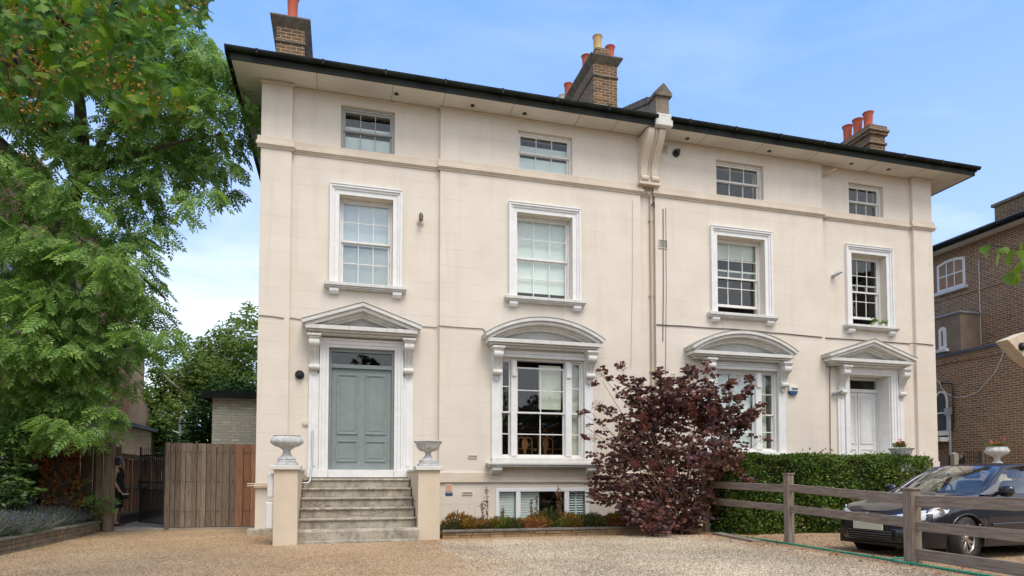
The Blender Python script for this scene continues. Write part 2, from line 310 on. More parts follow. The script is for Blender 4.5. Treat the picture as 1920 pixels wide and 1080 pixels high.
# ================================================================ the two houses
HL = thing('semi_detached_house', 'cream stucco house, left half of the pair, with the grey-green door', 'house', (2.9, 15, 0))
HR = thing('semi_detached_house', 'cream stucco house, right half of the pair, with the white door', 'house', (12.3, 15, 0))
YB, YF = 15.0, 14.9                       # recessed and projecting wall faces
Z0, ZS = -.2, 10.15
def k14(x): return x*YF/YB
def z14(z): return (z-H)*YF/YB+H
WIN = {}
def hole(name, x0, x1, z0, z1, Y):
    if Y == YF: x0, x1, z0, z1 = k14(x0), k14(x1), z14(z0), z14(z1)
    WIN[name] = (x0, x1, z0, z1, Y); return (x0, x1, z0, z1)
hT1 = hole('T1', -.085, 1.145, 8.85, 9.90, YB); hT2 = hole('T2', 4.18, 5.61, 8.91, 9.915, YF)
hT3 = hole('T3', 9.77, 11.25, 8.88, 9.90, YF); hT4 = hole('T4', 14.11, 15.33, 8.82, 9.80, YB)
hM1 = hole('M1', -.10, 1.12, 5.69, 7.77, YB); hM2 = hole('M2', 4.14, 5.60, 5.69, 7.82, YF)
hM3 = hole('M3', 9.75, 11.24, 5.67, 7.80, YF); hM4 = hole('M4', 14.13, 15.36, 5.62, 7.72, YB)
hD1 = hole('D1', -.29, 1.18, 1.25, 4.21, YB); hD2 = hole('D2', 13.97, 15.42, 1.25, 4.19, YB)
hB2 = hole('B2', 3.72, 5.90, 1.72, 4.19, YF); hB3 = hole('B3', 9.47, 11.58, 1.95, 4.16, YF)
hW = hole('W', 3.61, 6.01, .10, .99, YF)
m = MB().wall(-1.80, -1.15, Z0, ZS, YF, .5).wall(-1.15, 2.22, Z0, ZS, YB, .4, (hT1, hM1, hD1)).wall(2.22, 7.45, Z0, ZS, YF, .5, (hT2, hM2, hB2, hW)).wall(7.45, 7.66, Z0, ZS, YB, .4)
m.box(-1.797, -1.45, 15.4, 25, Z0, ZS).box(-1.45, 7.66, 24.6, 25, Z0, ZS)
m.build('wall', STUCCO, HL)
m = MB().wall(7.66, 7.87, Z0, ZS, YB, .4).wall(7.87, 13.1, Z0, ZS, YF, .5, (hT3, hM3, hB3)).wall(13.1, 16.3, Z0, ZS, YB, .4, (hT4, hM4, hD2)).wall(16.3, 17.0, Z0, ZS, YF, .5)
m.box(16.65, 16.997, 15.4, 25, Z0, ZS).box(7.66, 16.65, 24.6, 25, Z0, ZS)
m.build('wall', STUCCO, HR)
# string course (flat strip over a small moulding) and plinth band
def course(Hh, segs):
    m = MB()
    for i, (a, b, y) in enumerate(segs):
        e = .05
        a2, b2 = (a-e if y == YF and a > -2 else a), (b+e if y == YF else b)
        m.box(a2, b2, y-.025, y+.01, 8.73, 8.87).box(a2-.02, b2+.02, y-.075, y+.01, 8.66, 8.73).box(a2, b2, y-.055, y+.01, 8.635, 8.66).box(a2, b2, y-.03, y+.01, 8.60, 8.635)
    m.build('string_course', STUCCO2, Hh, bevel=.008)
course(HL, [(-1.83, -1.15, YF), (-1.13, 2.19, YB), (2.22, 7.45, YF), (7.47, 7.655, YB)])
course(HR, [(7.665, 7.85, YB), (7.87, 13.1, YF), (13.12, 16.27, YB), (16.3, 17.03, YF)])
MB().box(2.04, 2.21, YB-.05, YB+.01, 1.13, 1.37).build('plinth_band', STUCCO2, HL, bevel=.008); MB().box(2.22, 7.45, YF-.05, YF+.01, 1.13, 1.37).build('plinth_band', STUCCO2, HL, bevel=.008); MB().box(-1.83, -1.2, YF-.04, YF+.01, 1.02, 1.10).build('plinth_band', STUCCO2, HL, bevel=.008)
MB().box(7.87, 13.1, YF-.05, YF+.01, 1.13, 1.37).build('plinth_band', STUCCO2, HR, bevel=.008)
MB().box(-1.95, -1.15, YF-.12, YF+.2, -.1, .14).build('plinth', STEPC, HL, bevel=.03)
# eaves: soffit, fascia, gutter, roof
def eaves(Hh, a, b, left):
    yf = 14.28
    m = MB().box(a, b, yf+.03, 15.36, ZS+.002, ZS+.04)
    m.box(*( (a, -1.5) if left else (16.7, b) ), 15.36, 25.6, ZS+.002, ZS+.04)
    so_ = m.build('soffit', SOFFIT, Hh)
    xs = [-.62, 1.05, 2.25, 3.9, 5.6, 6.6] if left else [9.1, 10.8, 12.55, 14.6, 16.2]
    for x in xs: MB().box(x, x+.012, yf+.05, 15.0, ZS-.003, ZS+.01).build('board_joint', mat('joint_dark', (.30, .26, .22), .9), so_)
    for x in ([1.15, 2.95, 4.25, 6.6] if left else [8.7, 9.9, 11.2, 12.0, 13.9, 15.2]):
        if x in (6.6, 9.9, 12.0): continue
        MB().lathe([(.055, -.012), (.055, 0), (.03, .002)], (x, 14.66, ZS), 14).build('soffit_vent', METALB, so_)
    m = MB()
    for x0, x1 in ([(-1.80, -1.15)] if left else [(16.3, 17.0)]): m.box(x0-.04, x1+.04, YF-.06, YF+.01, ZS-.07, ZS)
    for (x0, x1, y) in ([(-1.09, 2.18, YB), (2.18, 7.42, YF)] if left else [(7.9, 13.1, YF), (13.12, 16.24, YB)]): m.box(x0, x1, y-.035, y+.01, ZS-.045, ZS)
    m.build('cornice_bead', STUCCO2, Hh, bevel=.01)
    prof = [(yf-.11+.055+.062*math.cos(t), ZS+.20+.075*math.sin(t)) for t in np.linspace(math.pi, 2*math.pi, 9)]
    prof = prof + [(p[0]*1.0, p[1]+.004) for p in ((yf+.008, ZS+.21), (yf-.118, ZS+.21))]
    g = MB().prism(prof, a-.12 if left else a, b if left else b+.12, 'x')
    xe = a if left else b; sgn = -1 if left else 1
    g.box(min(xe+sgn*.02, xe+sgn*.13), max(xe+sgn*.02, xe+sgn*.13), yf+.02, 25.6, ZS+.12, ZS+.21)
    for i in range(int((b-a)/1.35)+1):
        x = a+.5+i*1.35
        if x < b-.1: g.box(x, x+.05, yf-.125, yf-.0, ZS+.115, ZS+.225)
    g.build('gutter', BLACK, Hh, smooth=40)
    f = MB().box(a, b, yf, yf+.03, ZS-.02, ZS+.22)
    f.box(min(xe, xe+sgn*.02), max(xe, xe+sgn*.02), yf+.002, 25.6, ZS-.02, ZS+.20)
    f.build('fascia', BLACK, Hh)
eaves(HL, -2.35, 7.62, True); eaves(HR, 7.98, 17.93, False)
rp = MB().add([(-2.4,14.24,10.36),(7.66,14.24,10.36),(7.66,25.7,10.36),(-2.4,25.7,10.36),(3.3,20,12.62),(7.66,20,12.62)], [(0,1,5,4),(1,2,5),(2,3,4,5),(3,0,4),(0,3,2,1)])
rp.build('roof', SLATE, HL)
rp = MB().add([(7.66,14.24,10.36),(17.98,14.24,10.36),(17.98,25.7,10.36),(7.66,25.7,10.36),(7.66,20,12.62),(12.3,20,12.62)], [(0,1,5,4),(1,2,5),(2,3,4,5),(3,0,4),(0,3,2,1)])
rp.build('roof', SLATE, HR)
# party parapet with its end block, and the big console under it
m = MB().prism([(14.32, 10.30), (14.32, 10.95), (14.75, 10.95), (20, 13.0), (25.5, 10.9), (25.5, 10.3)], 7.62, 7.98, 'x')
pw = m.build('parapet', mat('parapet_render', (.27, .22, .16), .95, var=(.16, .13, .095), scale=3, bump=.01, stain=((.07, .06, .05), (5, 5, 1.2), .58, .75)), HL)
m = MB().prism([(7.57, 10.93), (8.05, 10.93), (8.05, 11.02), (7.81, 11.27), (7.57, 11.02)], 14.26, 14.74, 'y')
m.prism([(14.72, 10.95), (14.72, 11.14), (20, 13.12), (20, 13.0)], 7.58, 8.04, 'x').build('coping', CAPST, pw, bevel=.01)
m = MB().box(7.56, 8.03, 14.20, 14.5, 10.12, 10.36).box(7.60, 8.0, 14.22, 14.45, 10.36, 10.44)
cs = m.build('corbel_cap', STONEW, HL, bevel=.02)
def consoleprof(yw, d0, d1, zt, zb, n=18):   # S-curve in YZ from the top (deep) to the bottom (shallow)
    P = []
    for i in range(n+1):
        t = i/n; s = 1-t; k = .5+.5*math.cos(math.pi*min(1, t/.78)); P.append((yw-(d1+(d0-d1)*k), zt+(zb-zt)*t))
    return [(yw+.01, zt)]+P+[(yw+.01, zb)]
m = MB()
for x0, x1, dd in ((7.42, 7.60, 0), (7.64, 7.68, .03), (7.72, 7.90, 0)): m.prism(consoleprof(YF+.05, .62-dd, .17-dd, 10.10, 8.98), x0, x1, 'x')
m.prism(consoleprof(YF+.05, .56, .12, 10.10, 8.98), 7.40, 7.92, 'x')
c1 = m.build('corbel', STUCCO2, HL, bevel=.012)
m = MB()
for x0, x1 in ((7.41, 7.61), (7.71, 7.91)): m.disc_x((14.79, 8.99), .085, x0, x1)
m.box(7.36, 7.96, 14.74, 15.02, 8.83, 8.90).box(7.40, 7.92, 14.8, 15.02, 8.90, 8.99)
m.build('scroll', STUCCO2, c1, bevel=.006)
# chimneys
def chimney(Hh, x0, x1, y0, y1, zb, zt, pots, capstyle=0, name='chimney'):
    m = MB().box(x0, x1, y0, y1, zb, zt-.28)
    ch = m.build('chimney', CHIMB, Hh, bevel=.012)
    m = MB()
    if capstyle == 2:
        m.box(x0-.05, x1+.05, y0-.05, y1+.05, zt-.62, zt-.55).box(x0-.06, x1+.06, y0-.06, y1+.06, zt-.32, zt-.22).box(x0-.10, x1+.10, y0-.10, y1+.10, zt-.22, zt-.13).box(x0-.05, x1+.05, y0-.05, y1+.05, zt-.13, zt)
        m.build('cap', CHIMB, ch, bevel=.015)
    else:
        zz = zt-.28; e = .14
        m.box(x0-.03, x1+.03, y0-.03, y1+.03, zz-.5, zz-.44)
        m.add([(x0,y0,zz-.09),(x1,y0,zz-.09),(x1,y1,zz-.09),(x0,y1,zz-.09),(x0-e,y0-e,zz+.08),(x1+e,y0-e,zz+.08),(x1+e,y1+e,zz+.08),(x0-e,y1+e,zz+.08)], [(0,1,5,4),(1,2,6,5),(2,3,7,6),(3,0,4,7),(0,3,2,1),(4,5,6,7)])
        m.box(x0-e, x1+e, y0-e, y1+e, zz+.081, zz+.13)
        m.add([(x0-e+.02,y0-e+.02,zz+.131),(x1+e-.02,y0-e+.02,zz+.131),(x1+e-.02,y1+e-.02,zz+.131),(x0-e+.02,y1+e-.02,zz+.131),(x0+.12,y0+.12,zt),(x1-.12,y0+.12,zt),(x1-.12,y1-.12,zt),(x0+.12,y1-.12,zt)], [(0,1,5,4),(1,2,6,5),(2,3,7,6),(3,0,4,7),(0,3,2,1),(4,5,6,7)])
        m.build('cap', CAPST, ch, bevel=.012)
    for (x, y, h, r, mt, z) in pots:
        MB().lathe([(r*1.08, -.1), (r*1.02, 0), (r*.95, .05), (r*.90, h*.45), (r*.98, h*.85), (r*1.12, h*.94), (r*1.2, h*.97), (r*1.2, h), (r*1.0, h), (r*.9, h-.2)], (x, y, z), 20).build('chimney_pot', mt, ch, smooth=40)
    return ch
chimney(HL, -1.68, -1.0, 16.5, 18.9, 10.5, 12.92, [(-1.33, 16.9, .72, .135, TERRA, 12.9), (-1.22, 17.5, .55, .13, TERRA, 12.9), (-1.33, 18.3, .5, .12, TERRA, 12.9)])
c2 = chimney(HL, 7.28, 8.06, 17.6, 21.4, 10.5, 14.22, [(7.56, 17.95, .52, .135, BUFF, 14.42), (7.98, 17.95, .50, .135, TERRA, 14.18), (7.44, 18.6, .42, .135, TERRA, 14.30), (7.42, 20.2, .62, .135, TERRA, 14.15), (7.42, 20.8, .62, .13, PALEPOT, 14.1)])
MB().box(7.40, 7.84, 17.7, 18.9, 14.1, 14.44).build('raised_course', CHIMB, c2, bevel=.02)
chimney(HR, 16.40, 17.0, 16.5, 19.0, 10.5, 12.66, [(16.64, 16.80, .62, .145, TERRA, 12.62), (16.62, 17.22, .62, .145, TERRA, 12.62), (16.6, 17.64, .62, .145, TERRA, 12.62)], 2)
# ---------------------------------------------------------------- windows
def frame(m, x0, x1, z0, z1, w, y0, y1, wb=None, wt=None):
    wb = wb or w; wt = wt or w
    m.box(x0, x0+w, y0, y1, z0, z1).box(x1-w, x1, y0, y1, z0, z1).box(x0+w, x1-w, y0, y1, z0, z0+wb).box(x0+w, x1-w, y0, y1, z1-wt, z1)
def sash(parent, x0, x1, z0, z1, y, cols, rows, sm=SASHW, gm=GLASS, st=.045, bar=.02, rs=None, wt=None, wb=None, skew=None):
    m = MB(); wt = wt or st; wb = wb or st; frame(m, x0, x1, z0, z1, st, y, y+.04, wb, wt); a0, a1, b0, b1 = x0+st, x1-st, z0+wb, z1-wt
    for i in range(1, cols): c = a0+(a1-a0)*i/cols; m.box(c-bar/2, c+bar/2, y+.006, y+.032, b0, b1)
    fr_ = rs or [j/rows for j in range(1, rows)]
    for q in fr_:
        c = b0+(b1-b0)*q
        xs = [a0]+[a0+(a1-a0)*i/cols for i in range(1, cols)]+[a1]
        for i in range(cols): m.box(xs[i]+(bar/2 if i else 0), xs[i+1]-(bar/2 if i < cols-1 else 0), y+.006, y+.032, c-bar/2, c+bar/2)
    s = m.build('sash', sm, parent, bevel=.003)
    MB().box(x0+st*.5, x1-st*.5, y+.016, y+.02, z0+wb*.5, z1-wt*.5).build('pane', gm, parent)
    return s
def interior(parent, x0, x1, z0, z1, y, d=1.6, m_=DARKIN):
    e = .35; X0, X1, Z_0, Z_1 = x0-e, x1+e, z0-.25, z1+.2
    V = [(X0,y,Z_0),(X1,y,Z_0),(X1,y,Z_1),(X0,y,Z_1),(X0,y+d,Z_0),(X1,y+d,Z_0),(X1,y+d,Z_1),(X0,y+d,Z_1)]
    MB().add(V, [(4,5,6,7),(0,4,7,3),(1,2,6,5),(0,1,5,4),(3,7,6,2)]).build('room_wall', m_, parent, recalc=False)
def architrave(parent, x0, x1, z0, z1, y, w=.21):
    m = MB()
    for a, b, d in ((w, w-.05, .085), (w-.05, w-.10, .055), (w-.10, w-.115, .04), (w-.115, -.0, .03)):
        m.box(x0-a, x0-b, y-d, y+.01, z0, z1+b).box(x1+b, x1+a, y-d, y+.01, z0, z1+b).box(x0-a, x1+a, y-d, y+.01, z1+b, z1+a)
    for q in (.0,): m.box(x0-w, x1+w, y-.10, y+.01, z1+w, z1+w+.03)
    m.build('architrave', WHITE, parent, bevel=.005)
def sill(parent, x0, x1, z, y, ext=.12):
    m = MB().box(x0-ext, x1+ext, y-.17, y+.2, z-.075, z).box(x0-ext+.02, x1+ext-.02, y-.14, y+.01, z-.11, z-.075).box(x0-ext+.04, x1+ext-.04, y-.11, y+.01, z-.135, z-.11)
    m.build('sill', STONEW, parent, bevel=.008)
    for c in (x0+.10, x1-.10):
        MB().prism([(y+.01, z-.135), (y-.12, z-.135), (y-.12, z-.19), (y-.08, z-.25), (y+.01, z-.26)], c-.105, c+.105, 'x').build('sill_bracket', WHITE, parent, bevel=.006)
def window(Hh, key, label, cols=3, rows=(1, 1), rec=.24, arch=True, blind=None, raised=0, meet=.5, gm=GLASS, frm=SASHW, bt=None, jw=.05, inter=DARKIN, outerlower=False):
    x0, x1, z0, z1, Y = WIN[key]; y = Y+rec
    m = MB(); frame(m, x0+.001, x1-.001, z0+.001, z1-.001, jw, y-.03, y+.12)
    w = m.build('window', frm, Hh, bevel=.004); w['label'] = label
    a0, a1, b0, b1 = x0+jw, x1-jw, z0+jw, z1-jw; zm = b0+(b1-b0)*meet
    sash(w, a0+.001, a1-.001, zm-.018, b1-.001, y, cols, rows[0], gm=gm, sm=frm)
    sash(w, a0+.001, a1-.001, b0+raised+.001, zm+.018+raised, y+.045, cols, rows[1], gm=gm, sm=frm, wb=.07)
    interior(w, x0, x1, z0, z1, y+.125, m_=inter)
    if blind:
        for (q0, q1, bm_) in blind: MB().box(a0+.02, a1-.02, y+.115, y+.12, b0+(b1-b0)*q0, b0+(b1-b0)*q1).build('blind', bm_, w)  # left house's top windows: these pale panels stand in for reflected sky
    if arch: architrave(w, x0, x1, z0, z1, Y); sill(w, x0-.2, x1+.2, z0-.001, Y)
    return w
w = window(HL, 'T1', 'small top window over the green door, pale panels standing in for sky reflection', rec=.12, arch=False, blind=[(0, .40, BLIND), (.5, .66, BLIND)], jw=.055, frm=mat('grey_sash_paint', (.42, .43, .42), .5, var=(.36, .37, .36), scale=6))  # pale bands imitate sky reflected low in each sash
w = window(HL, 'T2', 'small top window over the arched bay, pale panels in place of a sky reflection', rec=.12, arch=False, blind=[(0, .42, BLIND), (.5, .76, BLIND)], jw=.045)  # again pale bands imitating reflected sky
w = window(HR, 'T3', 'small top window left of the right house, dark panes', rec=.14, arch=False, gm=GLASS, jw=.045)
w = window(HR, 'T4', 'small top window by the right corner, dark panes', rec=.14, arch=False, gm=GLASS, jw=.045)
w1 = window(HL, 'M1', 'framed first-floor window with pale blinds over the green door', rows=(2, 2), blind=[(.5, 1, BLIND), (0, .47, BLINDG)], gm=GLASSR, meet=.52)
w2 = window(HL, 'M2', 'framed first-floor window with drawn white blind', rows=(2, 2), blind=[(.09, 1, BLIND)], gm=GLASS)
w3 = window(HR, 'M3', 'framed first-floor window with lower sash raised a little', rows=(2, 2), blind=[(.78, 1, BLINDC)], raised=.22)
w4 = window(HR, 'M4', 'narrow framed window with raised sash, plants on its sill', rows=(2, 2), raised=.22)
# ---------------------------------------------------------------- pediments
def rakes(kind, L, A, Rr, n=20):
    if kind == 'tri': return [(L[0], L[1]), (A[0], A[1]), (Rr[0], Rr[1])]
    cx = (L[0]+Rr[0])/2; hw = (Rr[0]-L[0])/2; s = A[1]-L[1]; rad = (hw*hw+s*s)/(2*s); th = math.asin(hw/rad)
    return [(cx+rad*math.sin(t), L[1]+s-rad+rad*math.cos(t)) for t in np.linspace(-th, th, n)]
def inset(P, d, zb):                        # inner curve a distance d in from the rake, cut off at zb
    n = len(P); O = []
    for i in range(n):
        a = Vector((*P[max(i-1, 0)],)); b = Vector((*P[min(i+1, n-1)],)); t = (b-a).normalized(); nn = Vector((t.y, -t.x))
        k = d if 0 < i < n-1 or n > 3 else d
        if n == 3 and i == 1: e = Vector(P[1])-Vector(P[0]); k = d/abs(math.cos(math.atan2(e.y, e.x))); nn = Vector((0, -1))
        O.append(Vector(P[i])+nn*k)
    out_ = []
    for i, q in enumerate(O):
        if q.y < zb:                        # slide along to zb
            j = i+1 if i < n/2 else i-1; p2 = O[j]
            f = (zb-q.y)/(p2.y-q.y) if abs(p2.y-q.y) > 1e-6 else 0; f = min(max(f, 0), 1); q = q+(p2-q)*f; q.y = zb
        out_.append((q.x, q.y))
    return out_
def pediment(Hh, kind, pl, pa, pr, Yw, Yf=14.55, label=None):
    L, A, Rr = at(*pl, Yf), at(*pa, Yf), at(*pr, Yf); zt = (L.z+Rr.z)/2; zc = zt-.085; cx = (L.x+Rr.x)/2
    P = rakes(kind, (L.x, zt), (cx, A.z), (Rr.x, zt))
    x0, x1 = L.x, Rr.x
    m = MB().band(P, inset(P, .085, zc), Yf, Yw+.02)
    P2 = inset(P, .087, zc); m.band(P2, inset(P, .165, zc), Yf+.05, Yw+.02)
    m.box(x0+.09, x1-.09, Yf+.05, Yw+.02, zc-.09, zc-.001)
    m.band(inset(P, .167, zc), inset(P, .22, zc), Yf+.20, Yw+.02).band(inset(P, .221, zc), inset(P, .27, zc), Yf+.27, Yw+.02)
    p = m.build('pediment', STONEW, Hh, bevel=.006)
    tp = [q for q in inset(P, .27, zc)]
    MB().prism(tp, Yw-.05, Yw+.015, 'y').build('tympanum', mat('tympanum_paint', (.50, .50, .48), .8, var=(.42, .42, .40), scale=3), p)
    m = MB().box(x0+.16, x1-.16, Yf+.12, Yw+.015, zc-.135, zc-.092).box(x0+.22, x1-.22, Yf+.20, Yw+.015, zc-.18, zc-.136)
    m.build('bed_moulding', STONEW, p, bevel=.01)
    m = MB(); pts = [(x, z+.001) for x, z in P]; m.band([(x, z+.012) for x, z in P], pts, Yf-.01, Yw+.02).build('lead_flashing', mat('dirty_lead', (.17, .165, .15), .8, var=(.30, .29, .27), scale=9), p)
    return p, x0, x1, zc-.18
def console(parent, xc, zt, zb, Yw, w=.19, d=.30):
    m = MB().prism(consoleprof(Yw, d, .07, zt, zb+.14), xc-w/2, xc+w/2, 'x')
    m.prism(consoleprof(Yw, d+.016, .086, zt-.01, zb+.15), xc-w*.14, xc+w*.14, 'x')
    for s in (-1, 1): m.prism(consoleprof(Yw, d+.012, .082, zt-.01, zb+.15), xc+s*w*.40-.015, xc+s*w*.40+.015, 'x')
    m.disc_x((Yw-d*.72, zt-.09), .105, xc-w/2-.012, xc+w/2+.012).disc_x((Yw-.10, zb+.20), .068, xc-w/2-.012, xc+w/2+.012)
    m.disc_x((Yw-d*.72, zt-.09), .05, xc-w/2-.026, xc+w/2+.026).disc_x((Yw-.10, zb+.20), .03, xc-w/2-.026, xc+w/2+.026)
    m.prism([(xc-w*.42, zb+.15), (xc+w*.42, zb+.15), (xc+w*.34, zb+.05), (xc, zb), (xc-w*.34, zb+.05)], Yw-.06, Yw+.01, 'y')
    m.box(xc-w/2-.05, xc+w/2+.05, Yw-d-.05, Yw+.01, zt+.045, zt+.095).box(xc-w/2-.02, xc+w/2+.02, Yw-d-.02, Yw+.01, zt, zt+.045)
    m.build('console_bracket', STONEW, parent, bevel=.006, smooth=35)
def doorcase(Hh, key, ped, rec, ds, panelm, leafm, door_label):
    x0, x1, z0, z1, Y = WIN[key]
    p, px0, px1, zb = ped
    # surround: architrave round the opening, strips carrying the consoles, frieze
    m = MB()
    for a, b, d in ((.20, .15, .09), (.15, .07, .06), (.07, 0, .04)):
        m.box(x0-a, x0-b, Y-d, Y+.01, 1.25, z1+b).box(x1+b, x1+a, Y-d, Y+.01, 1.25, z1+b).box(x0-a, x1+a, Y-d, Y+.01, z1+b, z1+a)
    m.box(x0-.43, x0-.205, Y-.05, Y+.01, 1.25, 3.6).box(x1+.205, x1+.43, Y-.05, Y+.01, 1.25, 3.6)
    m.box(x0-.36, x0-.27, Y-.065, Y-.045, 1.5, 3.42).box(x1+.27, x1+.36, Y-.065, Y-.045, 1.5, 3.42)
    m.box(x0-.45, x0-.0, Y-.12, Y-.0905, 1.25, 1.42).box(x1+.0, x1+.45, Y-.12, Y-.0905, 1.25, 1.42)
    m.box(x0+.003, x1-.003, Y-.08, Y+rec+.05, 1.25, 1.425)
    s = m.build('door_surround', WHITE, Hh, bevel=.005)
    MB().box(x0-.43, x1+.43, Y-.03, Y+.012, z1+.205, zb+.01).build('frieze', mat('frieze_paint', (.50, .52, .51), .7, var=(.44, .46, .45), scale=4), s)
    for c in (x0-.315, x1+.315): console(s, c, zb-.10, zb-.93, Y, w=.20)
    # frame, fanlight, leaf
    yd = Y+rec; a0, a1, zl = x0+.06, x1-.06, 3.80
    m = MB().box(x0+.002, a0, yd-.05, yd+.06, 1.426, z1-.001).box(a1, x1-.002, yd-.05, yd+.06, 1.426, z1-.001).box(a0, a1, yd-.05, yd+.06, z1-.08, z1-.001).box(a0, a1, yd-.06, yd+.06, zl-.045, zl+.045)
    f = m.build('door_frame', panelm, Hh, bevel=.004)
    MB().box(a0, a1, yd+.01, yd+.016, zl+.045, z1-.08).build('fanlight', GLASS, f)
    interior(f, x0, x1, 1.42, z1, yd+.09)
    d = MB().box(a0+.003, a1-.003, yd, yd+.045, 1.43, zl-.047).build('door', leafm, Hh, bevel=.003); d['label'] = door_label
    m = MB(); m2 = MB(); W_ = a1-a0; xm = (a0+a1)/2
    for s_ in (0, 1):
        q0 = a0+.12 if s_ == 0 else xm+.085; q1 = xm-.085 if s_ == 0 else a1-.12
        for (b0, b1) in ds:
            frame(m, q0, q1, b0, b1, .022, yd-.024, yd+.002); frame(m, q0+.022, q1-.022, b0+.022, b1-.022, .02, yd-.010, yd+.002)
            m2.box(q0+.075, q1-.075, yd-.007, yd+.002, b0+.075, b1-.075)
    m.build('panel_moulding', DOORG2 if panelm is DOORG else panelm, d, bevel=.003); m2.build('door_panel', leafm, d, bevel=.005)
    return d
pd = pediment(HL, 'tri', (563.9, 597), (682, 566.5), (792, 611.9), YB)
d1 = doorcase(HL, 'D1', pd, .10, [(1.61, 2.09), (2.24, 3.62)], DOORG, DOORG, 'grey-green four-panel front door')
WDOOR = mat('white_gloss_paint', (.72, .72, .70), .4, var=(.64, .64, .62), scale=3)
pd = pediment(HR, 'tri', (1556, 665), (1651, 636), (1721.5, 669.8), YB)
d2 = doorcase(HR, 'D2', pd, .47, [(1.61, 2.09), (2.24, 3.62)], WDOOR, WDOOR, 'white panelled front door')
xm = (WIN['D2'][0]+WIN['D2'][1])/2
MB().box(xm-.008, xm+.008, YB+.463, YB+.4695, 1.43, 3.75).build('leaf_joint', mat('joint_grey', (.3, .3, .29), .8), d2)
MB().box(WIN['D2'][0]+.001, WIN['D2'][0]+.03, YB+.01, YB+.41, 1.43, 4.185).build('reveal_lining', WHITE, d2); MB().box(WIN['D2'][1]-.03, WIN['D2'][1]-.001, YB+.01, YB+.41, 1.43, 4.185).build('reveal_lining', WHITE, d2)
def bay(Hh, key, ped, px, prof, seg, blinds, zsill, label, cols=2):
    x0, x1, z0, z1, Y = WIN[key]; p, px0, px1, zb = ped; y = Y+.10
    m = MB(); ox0, ox1 = x0-.22, x1+.22
    m.box(ox0, x0, Y-.06, Y+.01, z0-.05, zb).box(x1, ox1, Y-.06, Y+.01, z0-.05, zb).box(x0, x1, Y-.05, Y+.01, z1, zb)
    m.box(x0, x1, Y-.07, Y-.05, z1+.0, z1+.05)
    frame(m, x0+.001, x1-.001, z0+.001, z1-.001, .05, y-.05, y+.12)
    a, b = seg
    for c in (a, b): m.box(c[0], c[1], y-.07, y+.12, z0+.051, z1-.051).box(c[0]+.02, c[1]-.02, y-.11, y-.07, z1-.45, z1-.08)
    w = m.build('window', WHITE, Hh, bevel=.006); w['label'] = label
    frame_ = MB(); frame(frame_, x0-.18, x1+.18, z1+.09, zb-.04, .035, Y-.075, Y-.05); frame_.build('frieze', WHITE, w, bevel=.004)
    for c in (ox0+.11, ox1-.11): console(w, c, zb-.095, zb-.80, Y-.06, w=.20, d=.26)
    zm = z0+.05+(z1-z0-.1)*.455; top = z1-.05
    for (q0, q1, cc) in ((x0+.05, a[0], 1), (b[1], x1-.05, 1), (a[1], b[0], cols)):
        t_ = top-.001 if cc == 1 else top-(.16 if key == 'B2' else 0.001)
        sash(w, q0+.001, q1-.001, zm-.018, t_, y, cc, 2, st=.04, bar=.025); sash(w, q0+.001, q1-.001, z0+.052, zm+.018, y+.045, cc, 2, st=.04, bar=.025)
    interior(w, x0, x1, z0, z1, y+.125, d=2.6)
    for (q0, q1, r0, r1, bm_) in blinds: MB().box(q0, q1, y+.15, y+.158, r0, r1).build('blind', bm_, w)
    m = MB().box(ox0-.14, ox1+.14, Y-.30, Y+.1, zsill-.05, zsill).box(ox0-.10, ox1+.10, Y-.26, Y+.01, zsill-.10, zsill-.05).box(ox0, ox1, Y-.10, Y+.01, zsill, z0)
    m.build('sill', STONEW, w, bevel=.008)
    for c in (ox0+.10, ox1-.10): MB().prism([(Y+.01, zsill-.10), (Y-.24, zsill-.10), (Y-.24, zsill-.18), (Y-.16, zsill-.24), (Y-.06, zsill-.30), (Y+.01, zsill-.31)], c-.12, c+.12, 'x').build('sill_bracket', STONEW, w, bevel=.01)
    return w
pd = pediment(HL, 'arc', (909.8, 625.8), (1022, 594.7), (1135.5, 635.5), YF, Yf=14.46)
x = lambda q, yy=YF: at(q, 760, yy).x
s2 = ((x(959), x(970)), (x(1061.5), x(1073)))
b2 = bay(HL, 'B2', pd, None, None, s2, [(x(1016), x(1058), 2.95, 4.05, BLINDC), (x(1073), x(1094), 1.75, 4.1, BLINDC)], 1.60, 'bay window with arched pediment, chairs and sunflowers inside')
pd = pediment(HR, 'arc', (1298.4, 650), (1395.5, 619.4), (1497.8, 657.6), YF, Yf=14.46)
s3 = ((x(1337), x(1347)), (x(1419), x(1430)))
b3 = bay(HR, 'B3', pd, None, None, s3, [(x(1348)+.02, x(1376), 2.0, 4.1, BLIND), (x(1379), x(1418), 2.0, 4.1, BLIND), (x(1430), x(1447), 2.0, 4.1, BLINDC)], 1.86, 'bay window with arched pediment and white curtains')
# basement window
x0, x1, z0, z1, Y = WIN['W']
m = MB(); frame(m, x0+.001, x1-.001, z0, z1-.001, .085, YF-.02, YF+.06)
q = [at(v, 940, YF).x for v in (967.5, 976, 1058.5, 1067)]
m.box(q[0], q[1], YF-.015, YF+.055, z0+.085, z1-.086).box(q[2], q[3], YF-.015, YF+.055, z0+.085, z1-.086)
bw = m.build('window', UPVC, HL, bevel=.006); bw['label'] = 'low basement window with slatted blinds behind the flower bed'
MB().box(x0+.05, x1-.05, YF+.02, YF+.026, z0+.05, z1-.05).build('pane', GLASS, bw)
interior(bw, x0, x1, z0, z1, YF+.51, d=1.2)
m = MB()
for (c0, c1) in ((x0+.09, q[0]-.01), (q[1]+.01, at(1013, 940, YF).x)):
    for i in range(13): zz = z0+.1+i*.062; m.box(c0, c1, YF+.10, YF+.118, zz, zz+.054)
m.build('blind', BLIND, bw)
m = MB(); c0, c1 = q[3]+.01, x1-.1; cm = (c0+c1)/2
